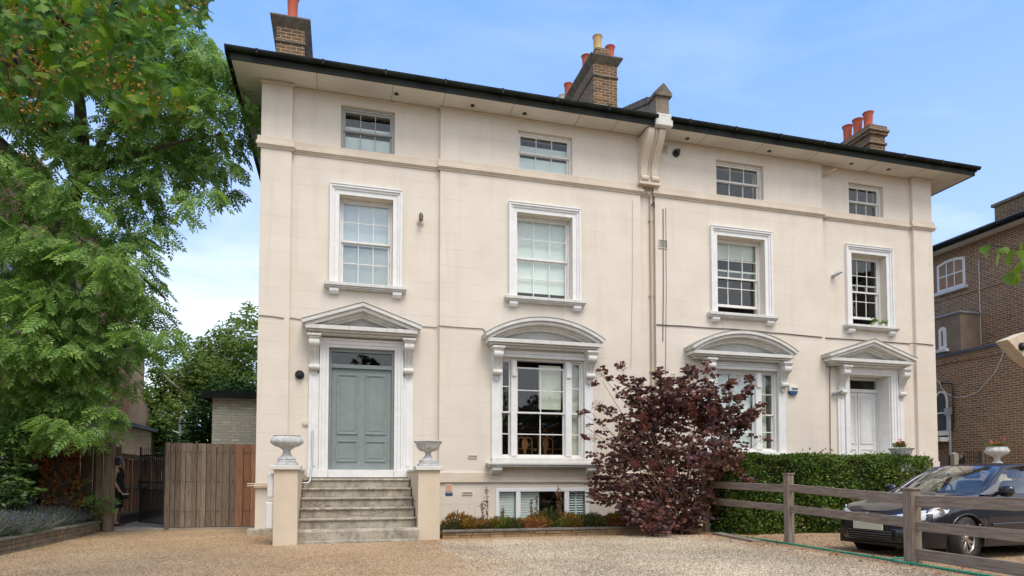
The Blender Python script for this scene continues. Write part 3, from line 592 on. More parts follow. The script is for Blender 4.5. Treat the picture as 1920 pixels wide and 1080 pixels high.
for i in range(13):
    zz = z0+.1+i*.06
    for (u, v) in ((c0, cm-.02), (cm+.02, c1)): m.add([(u, YF+.09, zz), (v, YF+.09, zz), (v, YF+.13, zz+.035), (u, YF+.13, zz+.035), (u, YF+.095, zz-.008), (v, YF+.095, zz-.008), (v, YF+.135, zz+.027), (u, YF+.135, zz+.027)], [(0,1,2,3),(7,6,5,4),(0,4,5,1),(3,2,6,7)])
m.box(cm-.02, cm+.02, YF+.09, YF+.12, z0+.09, z1-.09); m.build('shutter', BLIND, bw)
MB().box(at(971, 990, YF).x, at(975, 990, YF).x+.03, YF-.06, YF-.021, -.1, z0+.08).build('waste_pipe', UPVC, bw)
# ---------------------------------------------------------------- steps, side walls, piers
m = MB(); nst = 6
for i in range(nst):
    zt = 1.225-(nst-1-i)*.195; yfr = 12.70+.315*i; ins = .012*i
    pr = [(yfr+.035, zt-.2), (yfr+.035, zt-.055), (yfr+.01, zt-.05), (yfr, zt-.03), (yfr+.006, zt-.008), (yfr+.03, zt), (15.02, zt), (15.02, zt-.2)] if i else [(yfr, -.15), (yfr-.005, zt-.04), (yfr+.02, zt), (15.02, zt), (15.02, -.15)]
    a, b = (-.775 if i else -.80), (1.475 if i else 1.50); n = 10
    for j in range(1): m.prism(pr, a, b, 'x')
m.box(-.83, 1.44, 12.62, 12.9, -.12, .045)
st = m.build('front_steps', STEPC, HL, bevel=.012); st['label'] = 'worn stained concrete steps up to the green door'
CR = mat('cream_render', (.66, .555, .425), .85, var=(.60, .50, .38), scale=2, bump=.003, bscale=40, spec=.3, stain=((.34, .30, .25), (2.5, 2.5, 1), .66, .9))
def pier(Hh, x0, x1, y0, y1, zb, zt, sx0, sx1, label):
    p = MB().box(x0, x1, y0, y1, zb, zt).build('pier', CR, Hh, bevel=.012); p['label'] = label
    MB().box(x0-.05, x1+.05, y0-.05, y1+.05, zt+.001, zt+.085).build('pier_cap', STONEW, p, bevel=.01)
    MB().box(sx0, sx1, y1+.001, 14.97, zb, zt-.02).build('side_wall', CR, p, bevel=.01)
    MB().box(sx0-.03, sx1+.03, y1+.052, 14.9, zt-.019, zt+.03).build('wall_cap', STONEW, p, bevel=.006)
    return p
pier(HL, -1.195, -.77, 12.44, 12.84, -.15, 1.39, -1.05, -.79, 'left cream pier of the steps')
pier(HL, 1.49, 1.93, 12.80, 13.18, -.15, 1.39, 1.50, 1.75, 'right cream pier of the steps')
pier(HR, 13.43, 13.87, 12.80, 13.18, -.15, 1.39, 13.61, 13.86, 'left cream pier behind the hedge')
pier(HR, 16.13, 16.555, 12.44, 12.84, -.15, 1.39, 16.15, 16.41, 'right cream pier behind the hedge')
MB().box(13.87, 16.14, 13.2, 15.0, -.1, 1.225).build('front_steps', STEPC, HR, bevel=.01)
# ---------------------------------------------------------------- fittings on the facade
m = MB().tube([(-.79, 13.85, 1.13), (-.66, 13.83, 1.13), (-.62, 13.86, 1.17), (-.60, 14.2, 1.52), (-.62, 14.86, 2.28), (-.62, 14.88, 2.30)], .022, 10)
m.build('handrail', METALG, HL, smooth=50)
def pipe(Hh, xx, y, z0, z1, r=.035, mt=CREAMP, name='downpipe', n=4):
    m = MB().tube([(xx, y, z0), (xx, y, z1)], r, 12)
    for i in range(n): zz = z0+(z1-z0)*(i+.5)/n; m.lathe([(r*1.25, -.04), (r*1.25, .04)], (xx, y, zz), 12).box(xx-r*1.9, xx+r*1.9, y+r*.6, y+r+.03, zz-.02, zz+.02)
    return m.build(name, mt, Hh, smooth=50)
pipe(HR, 7.78, 14.95, 1.0, 8.98, .036)
pipe(HL, at(534, 820, 14.95).x, 14.95, -.05, at(534, 782, 14.95).z, .03, n=2)
def wire(Hh, pts, r=.009, mt=CABLE, name='cable'): return MB().tube(pts, r, 6).build(name, mt, Hh, smooth=60)
def wirepx(Hh, P, ys, r=.009, seed=1, mt=CABLE):
    rnd = random.Random(seed); pts = []
    for (a, b, y) in P: v = at(a, b, y-.015); pts.append(v)
    out_ = []
    for a, b in zip(pts[:-1], pts[1:]):
        n = max(2, int((b-a).length/.35))
        for i in range(n): out_.append(a.lerp(b, i/n)+Vector((0, 0, rnd.uniform(-.012, .012))))
    out_.append(pts[-1]); return wire(Hh, out_, r, mt)
wirepx(HL, [(484, 592, YF), (531, 595.5, YF), (540, 596, YB), (566, 599.5, YB)], None, seed=2)
wirepx(HL, [(792, 612, YB), (818, 614, YB), (824, 611, YF), (905, 615.5, YF), (911, 624, YF)], None, seed=3)
wirepx(HR, [(1231, 608, YF), (1300, 612, YF), (1420, 621, YF), (1540, 631.5, YF), (1548, 634, YB), (1650, 640, YB), (1706, 645, YB), (1714, 643, YF), (1750, 647, YF)], None, .013, 4)
wirepx(HR, [(1248.5, 390, YF), (1249.5, 540, YF), (1248, 700, YF)], None, .006, 5); wirepx(HR, [(1243.5, 392, YF), (1244, 540, YF), (1243, 640, YF)], None, .011, 6)
wirepx(HL, [(1186, 375, YF), (1186, 520, YF), (1183, 690, YF)], None, .005, 7, CREAMP)
wirepx(HR, [(1558, 666, YB), (1556, 700, YB), (1557, 855, YB)], None, .012, 8)
def bracket(Hh, px, py, Y, kind='lamp', name='wall_light', label=None):
    c = at(px, py, Y)
    if kind == 'lamp':
        o = MB().disc_y((c.x, c.z), .085, Y-.04, Y+.005, 20).tube([(c.x, Y-.04, c.z), (c.x, Y-.13, c.z+.03)], .04, 12).build(name, PLASTICC, Hh, smooth=40)
        MB().lathe([(.02, -.09), (.05, -.08), (.055, .02), (.035, .09), (.01, .10)], (c.x, Y-.15, c.z+.06), 14).build('lamp_head', mat('lamp_bronze', (.10, .10, .075), .4), o, smooth=50)
    elif kind == 'dark':
        o = MB().disc_y((c.x, c.z), .10, Y-.05, Y+.005, 24).build(name, METALB, Hh, bevel=.006, smooth=40)
        MB().disc_y((c.x+.01, c.z+.015), .055, Y-.14, Y-.05, 20).build('lamp_head', METALB, o, smooth=40, bevel=.006)
    elif kind == 'spot':
        o = MB().disc_y((c.x, c.z), .06, Y-.03, Y+.005, 18).build(name, PLASTICW, Hh, smooth=40)
        MB().tube([(c.x-.05, Y-.05, c.z-.03), (c.x+.03, Y-.14, c.z+.02), (c.x+.12, Y-.2, c.z+.07)], [.05, .05, .035], 14).build('lamp_head', METALG, o, smooth=50)
    if label: o['label'] = label
    return o
bracket(HL, 788, 416, YB, 'lamp', label='bell-shaped wall light'); bracket(HL, 562, 703, YB, 'dark', label='round black wall light')
bracket(HR, 1562, 517, YB, 'spot'); bracket(HR, 1563, 737, YB, 'spot')
bracket(HR, 1267, 288, YF, 'dark', 'round_vent')
c = at(573, 793.5, YB); MB().disc_y((c.x, c.z), .075, YB-.03, YB+.005).disc_y((c.x, c.z), .045, YB-.045, YB-.02).build('bell_push', PLASTICC, HL, bevel=.005, smooth=40)
c = at(1693.5, 818, YB); MB().disc_y((c.x, c.z), .07, YB-.03, YB+.005).disc_y((c.x, c.z), .04, YB-.045, YB-.02).build('bell_push', PLASTICC, HR, bevel=.005, smooth=40)
def vent(Hh, pa, pb, Y, name='air_vent'):
    a, b = at(*pa, Y), at(*pb, Y); x0, x1, z0, z1 = a.x, b.x, b.z, a.z; m = MB(); frame(m, x0, x1, z0, z1, .018, Y-.02, Y+.005)
    n = 7
    for i in range(n): xx = x0+.02+(x1-x0-.04)*(i+.5)/n; m.box(xx-.006, xx+.006, Y-.012, Y+.004, z0+.018, z1-.018)
    v = m.build(name, PLASTICC, Hh); MB().box(x0+.015, x1-.015, Y-.004, Y+.004, z0+.015, z1-.015).build('vent_backing', mat('vent_dark', (.10, .10, .095), .8), v)
vent(HR, (1234, 448.5), (1251, 467), YF); vent(HR, (1239, 270), (1252, 290), YF)
vent(HL, (877, 853), (895, 859.5), YF); vent(HL, (866, 922), (886, 928), YF); vent(HR, (1257, 700), (1266, 716), YF)
def alarm(Hh, pa, pb, Y, label, blue=.28):
    a, b = at(*pa, Y), at(*pb, Y); x0, x1, z0, z1 = a.x, b.x, b.z, a.z; zz = z0+(z1-z0)*blue
    o = MB().box(x0, x1, Y-.07, Y+.005, zz, z1).build('alarm_box', PLASTICC, Hh, bevel=.015); o['label'] = label
    MB().box(x0+.005, x1-.005, Y-.066, Y, z0, zz-.002).build('strobe', BLUE, o, bevel=.012)
    return o, x0, x1, zz, z1
o, x0, x1, z0, z1 = alarm(HL, (834, 906.5), (848.5, 929), YB-.05, 'square alarm box with faded pink front', .22)
MB().box(x0+.03, x1-.03, YB-.125, YB-.119, z0+.03, z1-.03).build('faceplate', PINKP, o, bevel=.008)
a, b = at(1476.5, 723.5, YF), at(1493.5, 741, YF)
o = MB().prism([(a.x, a.z-.02), (a.x+.02, a.z), (b.x-.02, a.z), (b.x, a.z-.02), (b.x, (a.z*.4+b.z*.6)), (a.x, (a.z*.4+b.z*.6))], YF-.08, YF+.005, 'y').build('alarm_box', PLASTICW, HR, bevel=.01); o['label'] = 'shield-shaped alarm box with blue base'
MB().prism([(a.x+.005, a.z*.4+b.z*.6-.002), (b.x-.005, a.z*.4+b.z*.6-.002), (b.x-.05, b.z), (a.x+.05, b.z)], YF-.075, YF, 'y').build('strobe', BLUE, o, bevel=.008)
MB().box(a.x+.07, b.x-.02, YF-.084, YF-.079, a.z-.12, a.z-.06).build('faceplate', mat('grey_plate', (.12, .13, .15), .6), o)
for k, (pz0, pz1, ex) in enumerate([(887, 933, .11), (941, 992, .13)]):
    za, zb_ = at(505, pz0, 12.5).z, at(505, pz1, 12.5).z
    MB().box(-1.197-ex, -1.197, 12.50, 12.82, zb_, za).build('meter_box', PLASTICW, HL, bevel=.02)
for zz in (1.03, 1.08): MB().tube([(-1.95, 14.78, at(480, 907 if zz > 1.05 else 911, 14.8).z), (-1.2, 14.78, at(500, 907 if zz > 1.05 else 911, 14.8).z)], .014, 8).build('pipe', CREAMP, HL, smooth=50)
c = at(1548, 327, 14.9); MB().tube([(13.12, 14.95, c.z-.02), (13.45, 14.75, c.z+.12)], .04, 10).build('waste_pipe', CREAMP, HR, smooth=50)
c = at(1548, 409, 14.95); MB().tube([(c.x-.02, 14.99, c.z-.03), (c.x+.0, 14.88, c.z), (c.x+.07, 14.84, c.z+.02)], .016, 8).build('pipe_hook', METALG, HR, smooth=50)
c = at(1223, 385, 14.9); MB().tube([(c.x, 14.99, c.z-.02), (c.x-.02, 14.8, c.z+.03)], .018, 8).tube([(c.x, 14.8, c.z+.05), (c.x+.05, 14.9, c.z-.08)], .012, 8).build('pipe_hook', METALB, HR, smooth=50)
# thin dark chain sagging across the steps
pts = [at(px_, py_, yy) for px_, py_, yy in ((578, 941, 13.25), (600, 952, 13.2), (630, 961, 13.1), (660, 966, 13.0), (695, 966, 13.0), (730, 957, 13.1), (760, 945, 13.2), (781, 938, 13.3))]
MB().tube(pts, .006, 6).build('chain', mat('rusty_chain', (.12, .09, .07), .8), HL)
# ================================================================ ground
def smooth(a, b, x): t = np.clip((x-a)/(b-a), 0, 1); return t*t*(3-2*t)
def gz(x, y): return -.07*smooth(7.9, 9.2, x)*smooth(14, 12.5, y)+.05*smooth(15.5, 17.5, y)*smooth(-1, -2.5, x)
def gravel_build(N, K, c, col, hgt, noise, ramp_, mix, math_, b, base):
    def vor(sc):
        v = N.new('ShaderNodeTexVoronoi'); v.inputs['Scale'].default_value = sc; v.inputs['Randomness'].default_value = 1; K(c.outputs['Object'], v.inputs['Vector'])
        s = N.new('ShaderNodeSeparateColor'); K(v.outputs['Color'], s.inputs[0]); return v.outputs['Distance'], s.outputs[0]
    def pal(f, P):
        r = N.new('ShaderNodeValToRGB')
        while len(r.color_ramp.elements) < len(P): r.color_ramp.elements.new(.5)
        for i, q in enumerate(P): r.color_ramp.elements[i].position = i/(len(P)-1); r.color_ramp.elements[i].color = (*q, 1)
        K(f, r.inputs[0]); return r.outputs[0]
    d1, r1 = vor(58); d2, r2 = vor(34)
    A = pal(r1, [(.40, .25, .13), (.62, .43, .24), (.48, .31, .17), (.70, .52, .32), (.26, .165, .10), (.78, .66, .48), (.56, .37, .21)])
    B = pal(r2, [(.68, .55, .37), (.30, .24, .17), (.78, .68, .50), (.52, .38, .23), (.72, .62, .46), (.22, .19, .16), (.84, .76, .61)])
    s = N.new('ShaderNodeSeparateXYZ'); K(c.outputs['Object'], s.inputs[0])
    wob = math_('MULTIPLY', math_('SUBTRACT', noise(.8, 4), .5), 3.0); x = math_('ADD', s.outputs['X'], wob); y = math_('ADD', s.outputs['Y'], math_('MULTIPLY', wob, .35))
    def st(v, a, b_):
        q = N.new('ShaderNodeMapRange'); q.inputs['From Min'].default_value = a; q.inputs['From Max'].default_value = b_; K(v, q.inputs[0]); return q.outputs[0]
    mask = math_('MULTIPLY', math_('MULTIPLY', st(x, 1.3, 2.6), st(x, 7.7, 6.9)), st(y, 12.6, 11.6))
    cc = mix(mask, A, B); cc = mix(ramp_(noise(.45, 4), .35, .75), cc, (.72, .66, .58), 'MULTIPLY'); cc = mix(math_('MULTIPLY', ramp_(noise(1.6, 5), .56, .70), .5), cc, (.50, .42, .34), 'MULTIPLY')
    dst = mix(mask, d1, d2); return cc, math_('MULTIPLY', dst, -1.2)
GRAVEL = mat('gravel', (.4, .3, .2), .95, bump=.02, spec=.2, build=gravel_build)
EARTH = mat('earth', (.07, .055, .035), .95, var=(.10, .085, .05), scale=2, bump=.02)
GRASS = mat('verge', (.05, .075, .025), .95, var=(.10, .09, .05), scale=1.5, bump=.03)
xs = [-900, -200, -60, -25]+list(np.arange(-12, 30.1, 2.0))+[45, 90, 200, 900]; ys = [-900, -200, -40, -10]+list(np.arange(0, 34, 2.0))+[45, 70, 120, 250, 900]
m = MB(); nx, ny = len(xs), len(ys)
m.add([(x, y, -.135) for x in xs for y in ys], [(i*ny+j, (i+1)*ny+j, (i+1)*ny+j+1, i*ny+j+1) for i in range(nx-1) for j in range(ny-1)])
tag(m.build('ground', GRASS, recalc=False), kind='structure')
xs = np.concatenate([np.arange(-5.3, 7.6, .5), np.arange(7.7, 9.5, .15), np.arange(9.6, 30, .8)]); ys = np.arange(-6, 17.4, .4)
V = [(x, y, float(gz(x, y))) for x in xs for y in ys]; ny = len(ys)
tag(MB().add(V, [(i*ny+j, (i+1)*ny+j, (i+1)*ny+j+1, i*ny+j+1) for i in range(len(xs)-1) for j in range(ny-1)]).build('driveway', GRAVEL, smooth=60, recalc=False), kind='structure')
PAVE = mat('path_concrete', (.36, .31, .26), .95, var=(.27, .23, .19), scale=3, bump=.006)
tag(MB().box(-5.4, -1.8, 16.5, 32, -.1, .066).build('path', PAVE, bevel=.01), kind='structure')
# loose stones on the gravel (nobody could count them)
def pebbles(name, n, region, size, pal, seed):
    rg = np.random.default_rng(seed)
    px = rg.uniform(region[0], region[1], n*3); py = region[2]+(region[3]-region[2])*rg.uniform(0, 1, n*3)**1.3
    u = np.sin(px*1.7+py*.9)*.35+np.sin(px*.6-py*1.3+2)*.5; keep = (rg.uniform(0, 1, n*3) < np.clip(.6+.4*u, .1, 1)); px, py = px[keep][:n], py[keep][:n]; n = len(px)
    tv = [(1,0,0),(0,1,0),(-1,0,0),(0,-1,0),(0,0,1),(0,0,-1)]; tf = [(0,1,4),(1,2,4),(2,3,4),(3,0,4),(1,0,5),(2,1,5),(3,2,5),(0,3,5)]
    rot = frames(rg.normal(size=(n, 3))*np.array([1, 1, .35]), rng=rg); s = rg.uniform(.5, 1, n)*size
    V, F = scatter(tv, tf, np.stack([px, py, gz(px, py)+s*.25], 1), rot*np.array([1, .8, .6])[None, None, :], s)
    m_ = mat(name, rough=.9, island=pal, var=(.6, .6, .6), scale=.5)
    return tag(fastmesh('gravel', V, F, m_), kind='stuff')
B_ = [(0, (.60, .45, .28)), (.2, (.76, .64, .46)), (.4, (.38, .28, .18)), (.55, (.84, .76, .62)), (.7, (.55, .41, .26)), (.85, (.20, .17, .14)), (1, (.78, .68, .52))]
A_ = [(0, (.48, .30, .16)), (.25, (.62, .43, .25)), (.5, (.34, .20, .11)), (.7, (.72, .57, .40)), (.85, (.52, .34, .20)), (1, (.22, .14, .10))]
pebbles('pale_stones', 36000, (1.8, 7.6, 6.4, 12.4), .017, B_, 3); pebbles('brown_stones', 30000, (-5.1, 2.6, 8.3, 16), .014, A_, 4); pebbles('brown_stones', 22000, (7.0, 13, 6.2, 13), .014, A_, 5)
# ================================================================ foliage helpers
def ngon(pts): return [tuple(p) for p in pts], [tuple(range(len(pts)))]
LEAF = ngon([(0,0,0),(.3,.22,.03),(.65,.24,.03),(1,0,-.05),(.65,-.24,.03),(.3,-.22,.03)])
OVAL = ngon([(0,0,0),(.28,.34,.05),(.75,.36,.02),(1,0,-.06),(.75,-.36,.02),(.28,-.34,.05)])
NARROW = ngon([(0,0,0),(.35,.11,.02),(.7,.10,.0),(1,0,-.05),(.7,-.10,0),(.35,-.11,.02)])
def pinnate(n=5, ll=.34, lw=.078):
    V, F = [], []
    def add(p, a, s=1.0):
        d = Vector((math.cos(a), math.sin(a), -.25)).normalized(); q = Vector((-math.sin(a), math.cos(a), 0)); k = len(V); p = Vector(p)
        V.extend([tuple(p), tuple(p+d*ll*.45*s+q*lw*s+Vector((0, 0, .012))), tuple(p+d*ll*s), tuple(p+d*ll*.45*s-q*lw*s+Vector((0, 0, .012)))]); F.append((k, k+1, k+2, k+3))
    for i in range(n):
        t = .22+.74*i/(n-1)*.98; z = -.30*t*t
        for sgn in (-1, 1): add((t, 0, z), sgn*R(62-18*t), 1-.25*abs(t-.5))
    add((1, 0, -.30), 0); k = len(V); V.extend([(0,.004,0),(0,-.004,0),(1,-.004,-.30),(1,.004,-.30)]); F.append((k, k+1, k+2, k+3)); return V, F
PIN = pinnate()
def blob_points(rg, c, r, n, shell=.55, sq=(1, 1, .8)):
    d = rg.normal(size=(n, 3)); d /= np.linalg.norm(d, axis=1, keepdims=True); rad = (shell+(1-shell)*rg.uniform(0, 1, n)**.7)*rg.uniform(.75, 1.12, n)
    return np.array(c)+d*rad[:, None]*r*np.array(sq), d
def sprays(rg, clumps, per_m2, k, size, droop=.35, tpl=PIN, sc=(.8, 1.2), tilt=.5, shell=.5):
    P, D, S = [], [], []
    for (c, r) in clumps:
        n = max(3, int(per_m2*r*r*12)); p, d = blob_points(rg, c, r, n, shell)
        for i in range(k):
            a = rg.uniform(0, 2*math.pi, n)+i*2*math.pi/k; h = np.stack([np.cos(a), np.sin(a), rg.uniform(-.1, .25, n)], 1)
            dd = h+d*np.array([.9, .9, .35])+np.array([0, 0, -droop]); P.append(p+h*size*.12); D.append(dd); S.append(rg.uniform(*sc, n)*size)
    P, D, S = np.concatenate(P), np.concatenate(D), np.concatenate(S)
    return scatter(tpl[0], tpl[1], P, frames(D, rg.normal(0, tilt, len(P)), rg), S)
def pxclumps(L, Y, dj=.8, seed=1):          # crown clumps given where the photo shows them, each at a depth of its own
    rg = random.Random(seed); O = []
    for q in L:
        y = q[3] if len(q) > 3 else Y+rg.uniform(-dj, dj); p = at(q[0], q[1], y); O.append(((p.x, p.y, p.z), q[2]/FPX*(p-Vector((0, 0, H))).dot(FW)))
    return O
def limb(m, pts, r0, r1, n=8, rnd=random.Random(5), wob=.03):
    P = [Vector(p) for p in pts]; Q = []
    for a, b in zip(P[:-1], P[1:]):
        for i in range(3): Q.append(a.lerp(b, i/3)+Vector([rnd.uniform(-1, 1)*r0*.25 if i else 0 for _ in range(3)]))
    Q.append(P[-1]); m.tube(Q, r0, n, r1); return m
BARK = mat('bark', (.10, .075, .05), .95, var=(.055, .042, .03), scale=5, bump=.03, stretch=(3, 3, .8))
TWIG = mat('twig', (.075, .05, .032), .9, var=(.04, .03, .02), scale=8)
def leafmat(name, cols, trans=.25, rough=.5, var=(.62, .68, .6), sc=.9): return mat(name, rough=rough, island=[(i/(len(cols)-1), c) for i, c in enumerate(cols)], trans=trans, var=var, scale=sc, spec=.22, ramp=(.4, .62))
ASHL = leafmat('ash_leaves', [(.16, .27, .08), (.23, .37, .10), (.18, .31, .13), (.32, .46, .10), (.25, .39, .14), (.40, .53, .14)], .5)
MAPLEL = leafmat('maple_leaves', [(.07, .16, .015), (.12, .24, .016), (.055, .14, .04), (.17, .29, .02), (.08, .18, .05), (.21, .33, .025)], .42)
SEEDM = leafmat('maple_seeds', [(.36, .17, .035), (.46, .25, .05), (.28, .11, .03), (.50, .33, .08)], .3)
BIRCHL = leafmat('birch_leaves', [(.22, .31, .08), (.30, .39, .12), (.18, .26, .07), (.38, .45, .15)], .45)
LAURL = leafmat('laurel_leaves', [(.03, .07, .022), (.05, .11, .03), (.075, .15, .04), (.035, .09, .03)], .2, .35)
LIMEL = leafmat('tall_tree_leaves', [(.12, .22, .06), (.18, .30, .08), (.14, .25, .06)], .4)
HEDGEL = leafmat('hedge_leaves', [(.045, .095, .016), (.08, .15, .024), (.12, .20, .03), (.055, .115, .022), (.16, .235, .035), (.22, .15, .035)], .22, .4)
PURPL = leafmat('purple_leaves', [(.105, .062, .078), (.15, .08, .095), (.25, .10, .085), (.15, .10, .12), (.34, .14, .09), (.14, .11, .065)], .2, .42, (.7, .7, .75))
SMOKEM = leafmat('smoke_plumes', [(.32, .09, .075), (.24, .06, .055), (.38, .14, .11)], .4, .9)
IVYL = leafmat('ivy_leaves', [(.035, .08, .02), (.075, .14, .035), (.16, .21, .07), (.05, .11, .03)], .2, .4)
ORANGEL = leafmat('rusty_ivy_leaves', [(.30, .09, .02), (.20, .06, .02), (.36, .15, .03), (.12, .09, .03)], .2)
LAVL = leafmat('lavender_stems', [(.11, .155, .075), (.15, .19, .10), (.08, .12, .055)], .1, .8); LAVF = leafmat('lavender_flowers', [(.115, .09, .17), (.16, .13, .22), (.09, .08, .12)], .1, .8)
# ================================================================ ash tree on the left
rg = np.random.default_rng(11)
tb = at(106, 955, 16.4); ash = thing('ash_tree', 'large leafy tree with feathery leaves, left beside the gate fence', 'tree', (tb.x, tb.y, 0))
A = lambda px, py, y=16.4: at(px, py, y)
m = MB(); limb(m, [(tb.x, 16.4, -.2), A(113, 850), A(122, 700), A(118, 560), A(116, 440)], .34, .24, 12)
limb(m, [A(116, 445), A(95, 390), A(55, 335), A(0, 275), A(-60, 220)], .19, .06); limb(m, [A(118, 445), A(140, 370), A(160, 320, 16.0), A(200, 250, 15.6), A(280, 170, 15.2)], .18, .04)
limb(m, [A(116, 440), A(70, 395, 16.8), A(20, 345, 17.2), A(-40, 330, 17.4)], .16, .06); limb(m, [A(150, 345), A(220, 300, 15.8), A(320, 270, 15.4), A(420, 250, 15.2)], .08, .02)
limb(m, [A(124, 600), A(180, 540, 15.9), A(250, 500, 15.5), A(310, 560, 15.3)], .10, .02); limb(m, [A(120, 650), A(60, 600, 16), A(0, 560, 15.8)], .10, .03); limb(m, [A(160, 320), A(150, 200), A(130, 80), A(160, -60)], .16, .05); limb(m, [A(120, 680), A(190, 660, 15.8), A(270, 640, 15.4)], .07, .02)
m.build('trunk', BARK, ash, smooth=60)
C1 = [(385, 100, 42), (430, 150, 48), (455, 215, 30), (345, 90, 60), (300, 45, 60), (230, 40, 80), (110, 30, 100), (20, 40, 90), (330, 170, 66), (395, 210, 58), (435, 255, 34), (260, 230, 60), (350, 275, 62), (415, 305, 42), (425, 350, 26), (385, 360, 30), (310, 335, 52), (255, 350, 34), (190, 270, 44), (120, 240, 56), (40, 220, 66), (-40, 280, 60), (85, 300, 26), (190, 90, 90), (60, 120, 90), (345, 385, 22), (270, 400, 40), (300, 430, 28), (220, 440, 42)]
C2 = [(-20, 430, 50), (35, 450, 46), (90, 480, 52), (160, 470, 56), (215, 500, 50), (262, 470, 30), (270, 520, 36), (285, 585, 32), (40, 540, 66), (120, 570, 70), (200, 580, 60), (250, 640, 42), (300, 625, 28), (30, 640, 70), (110, 660, 72), (185, 660, 56), (225, 700, 38), (150, 300, 50), (205, 345, 40), (95, 345, 42), (165, 395, 40), (20, 400, 46), (60, 365, 38), (235, 300, 48), (130, 430, 34), (-20, 560, 60), (20, 730, 70), (95, 740, 66), (165, 740, 50), (200, 775, 32), (60, 800, 54), (130, 805, 46), (175, 815, 24), (-10, 800, 50), (325, 640, 14), (240, 545, 44)]
CL = pxclumps(C1, 15.6, 1.1, 3)+pxclumps(C2, 15.2, .9, 4)+[(A(px_, py_, 17.6)[:], .9) for px_, py_ in ((60, 640), (120, 560), (180, 640), (100, 760), (40, 480), (300, 250), (200, 130), (330, 120))]
V, F = sprays(rg, CL, 5.2, 6, .34, droop=.75, shell=.2, tilt=.7, sc=(.65, 1.25)); fastmesh('crown', V, F, ASHL, ash)
# rust-coloured climber round the trunk foot
rg = np.random.default_rng(12); ivy = thing('climbing_ivy', 'rust-coloured creeper clinging to the foot of the left tree trunk', 'climbing plant', (tb.x+.05, 16.0, 0))
n = 420; a = rg.uniform(math.pi*1.2, math.pi*1.95, n); z = .5+1.9*rg.uniform(0, 1, n)**.7; rr = .31+rg.uniform(0, .07, n)
P = np.stack([tb.x+.06+np.cos(a)*rr+.05*np.sin(z*2.1), 16.4+np.sin(a)*rr, z], 1); D = np.stack([np.cos(a), np.sin(a), rg.uniform(-1.5, .2, n)], 1)
V, F = scatter(*OVAL, P, frames(D, rng=rg), rg.uniform(.06, .13, n)); fastmesh('leaves', V, F, ORANGEL, ivy)
m = MB()
for i in range(7): a0 = 3.5+i*.42; m.tube([(tb.x+.06+math.cos(a0+.25*math.sin(k*.9+i))*.35, 16.4+math.sin(a0+.25*math.sin(k*.9+i))*.35, .1+k*.35) for k in range(7)], .012, 5, .006)
m.build('stem', TWIG, ivy)
def shrub(name, label, cat, base, clumps, tpl, mt, per, k, size, group=None, stems=8, seed=1, part='leaves', droop=.2, tilt=.9, shell=.4, stemr=.02):
    rg = np.random.default_rng(seed); rn = random.Random(seed); t = thing(name, label, cat, base, group)
    V, F = sprays(rg, clumps, per, k, size, droop, tpl, (.7, 1.25), tilt, shell); fastmesh(part, V, F, mt, t)
    if stems:
        m = MB()
        for i in range(stems):
            c, r = rn.choice(clumps); e = Vector(c)+Vector([rn.uniform(-.5, .5)*r for _ in range(3)]); b = Vector(base)+Vector((rn.uniform(-.1, .1), rn.uniform(-.1, .1), -.05)); mid = b.lerp(e, .5)+Vector((rn.uniform(-.1, .1), 0, .15*(e-b).length)); m.tube([b, mid, e], stemr, 5, stemr*.3)
        m.build('stems', TWIG, t)
    return t
b = gr(30, 1000, .15); shrub('ivy_shrub', 'pale green ivy bush at the left edge behind the lavender', 'shrub', (-7.0, 15.0, .1), pxclumps([(-10, 830, 50), (15, 870, 44), (25, 920, 40), (-10, 950, 50), (35, 960, 28), (20, 810, 30)], 14.6, .4, 2), LEAF, IVYL, 42, 5, .11, seed=21)
shrub('laurel_shrub', 'dark leafy shrub left of the ivy-clad trunk', 'shrub', (-6.6, 16.3, .1), pxclumps([(60, 860, 50), (70, 920, 44), (95, 960, 26), (45, 900, 40), (40, 800, 40)], 16.9, .4, 2), LEAF, LAURL, 30, 5, .13, seed=22)
shrub('sumac_seedling', 'young feathery plant growing in front of the gate fence', 'plant', (at(165, 950, 16.7).x, 16.7, .1), pxclumps([(165, 925, 20), (140, 940, 18), (190, 930, 14), (150, 910, 12)], 16.6, .15, 2), PIN, ASHL, 10, 3, .34, seed=23, stems=6, stemr=.012)
shrub('euphorbia', 'small yellow-green plant at the end of the lavender bed', 'plant', (at(183, 968, 16.6).x, 16.5, .1), pxclumps([(183, 962, 10), (113, 950, 9), (128, 955, 8)], 16.2, .1, 2), LEAF, leafmat('lime_leaves', [(.22, .28, .03), (.14, .22, .03), (.28, .33, .05)]), 60, 4, .10, seed=24, stems=0)
# ================================================================ maple overhead, top left
def maple_leaf():
    o = [(0,0),(.10,-.16),(.30,-.46),(.36,-.28),(.52,-.52),(.58,-.30),(.72,-.26),(.74,-.12),(1,0),(.74,.12),(.72,.26),(.58,.30),(.52,.52),(.36,.28),(.30,.46),(.10,.16)]
    V = [(.38, 0, .06)]+[(x, y, -.22*abs(y)-.10*x*x) for x, y in o]; n = len(o); return V, [(0, 1+i, 1+(i+1)%n) for i in range(n)]
ML = maple_leaf(); rg = np.random.default_rng(31); rn = random.Random(31)
mt_ = thing('maple_tree', 'overhanging maple with lobed leaves and brown seed clusters, top left', 'tree', (-5.2, 5.4, 0))
poly = [(-60, -60), (395, -60), (388, 30), (345, 45), (300, 60), (255, 75), (285, 110), (320, 145), (352, 165), (368, 198), (345, 208), (300, 186), (262, 200), (238, 228), (222, 215), (205, 180), (165, 160), (120, 175), (118, 205), (75, 228), (50, 200), (0, 205), (-60, 220)]
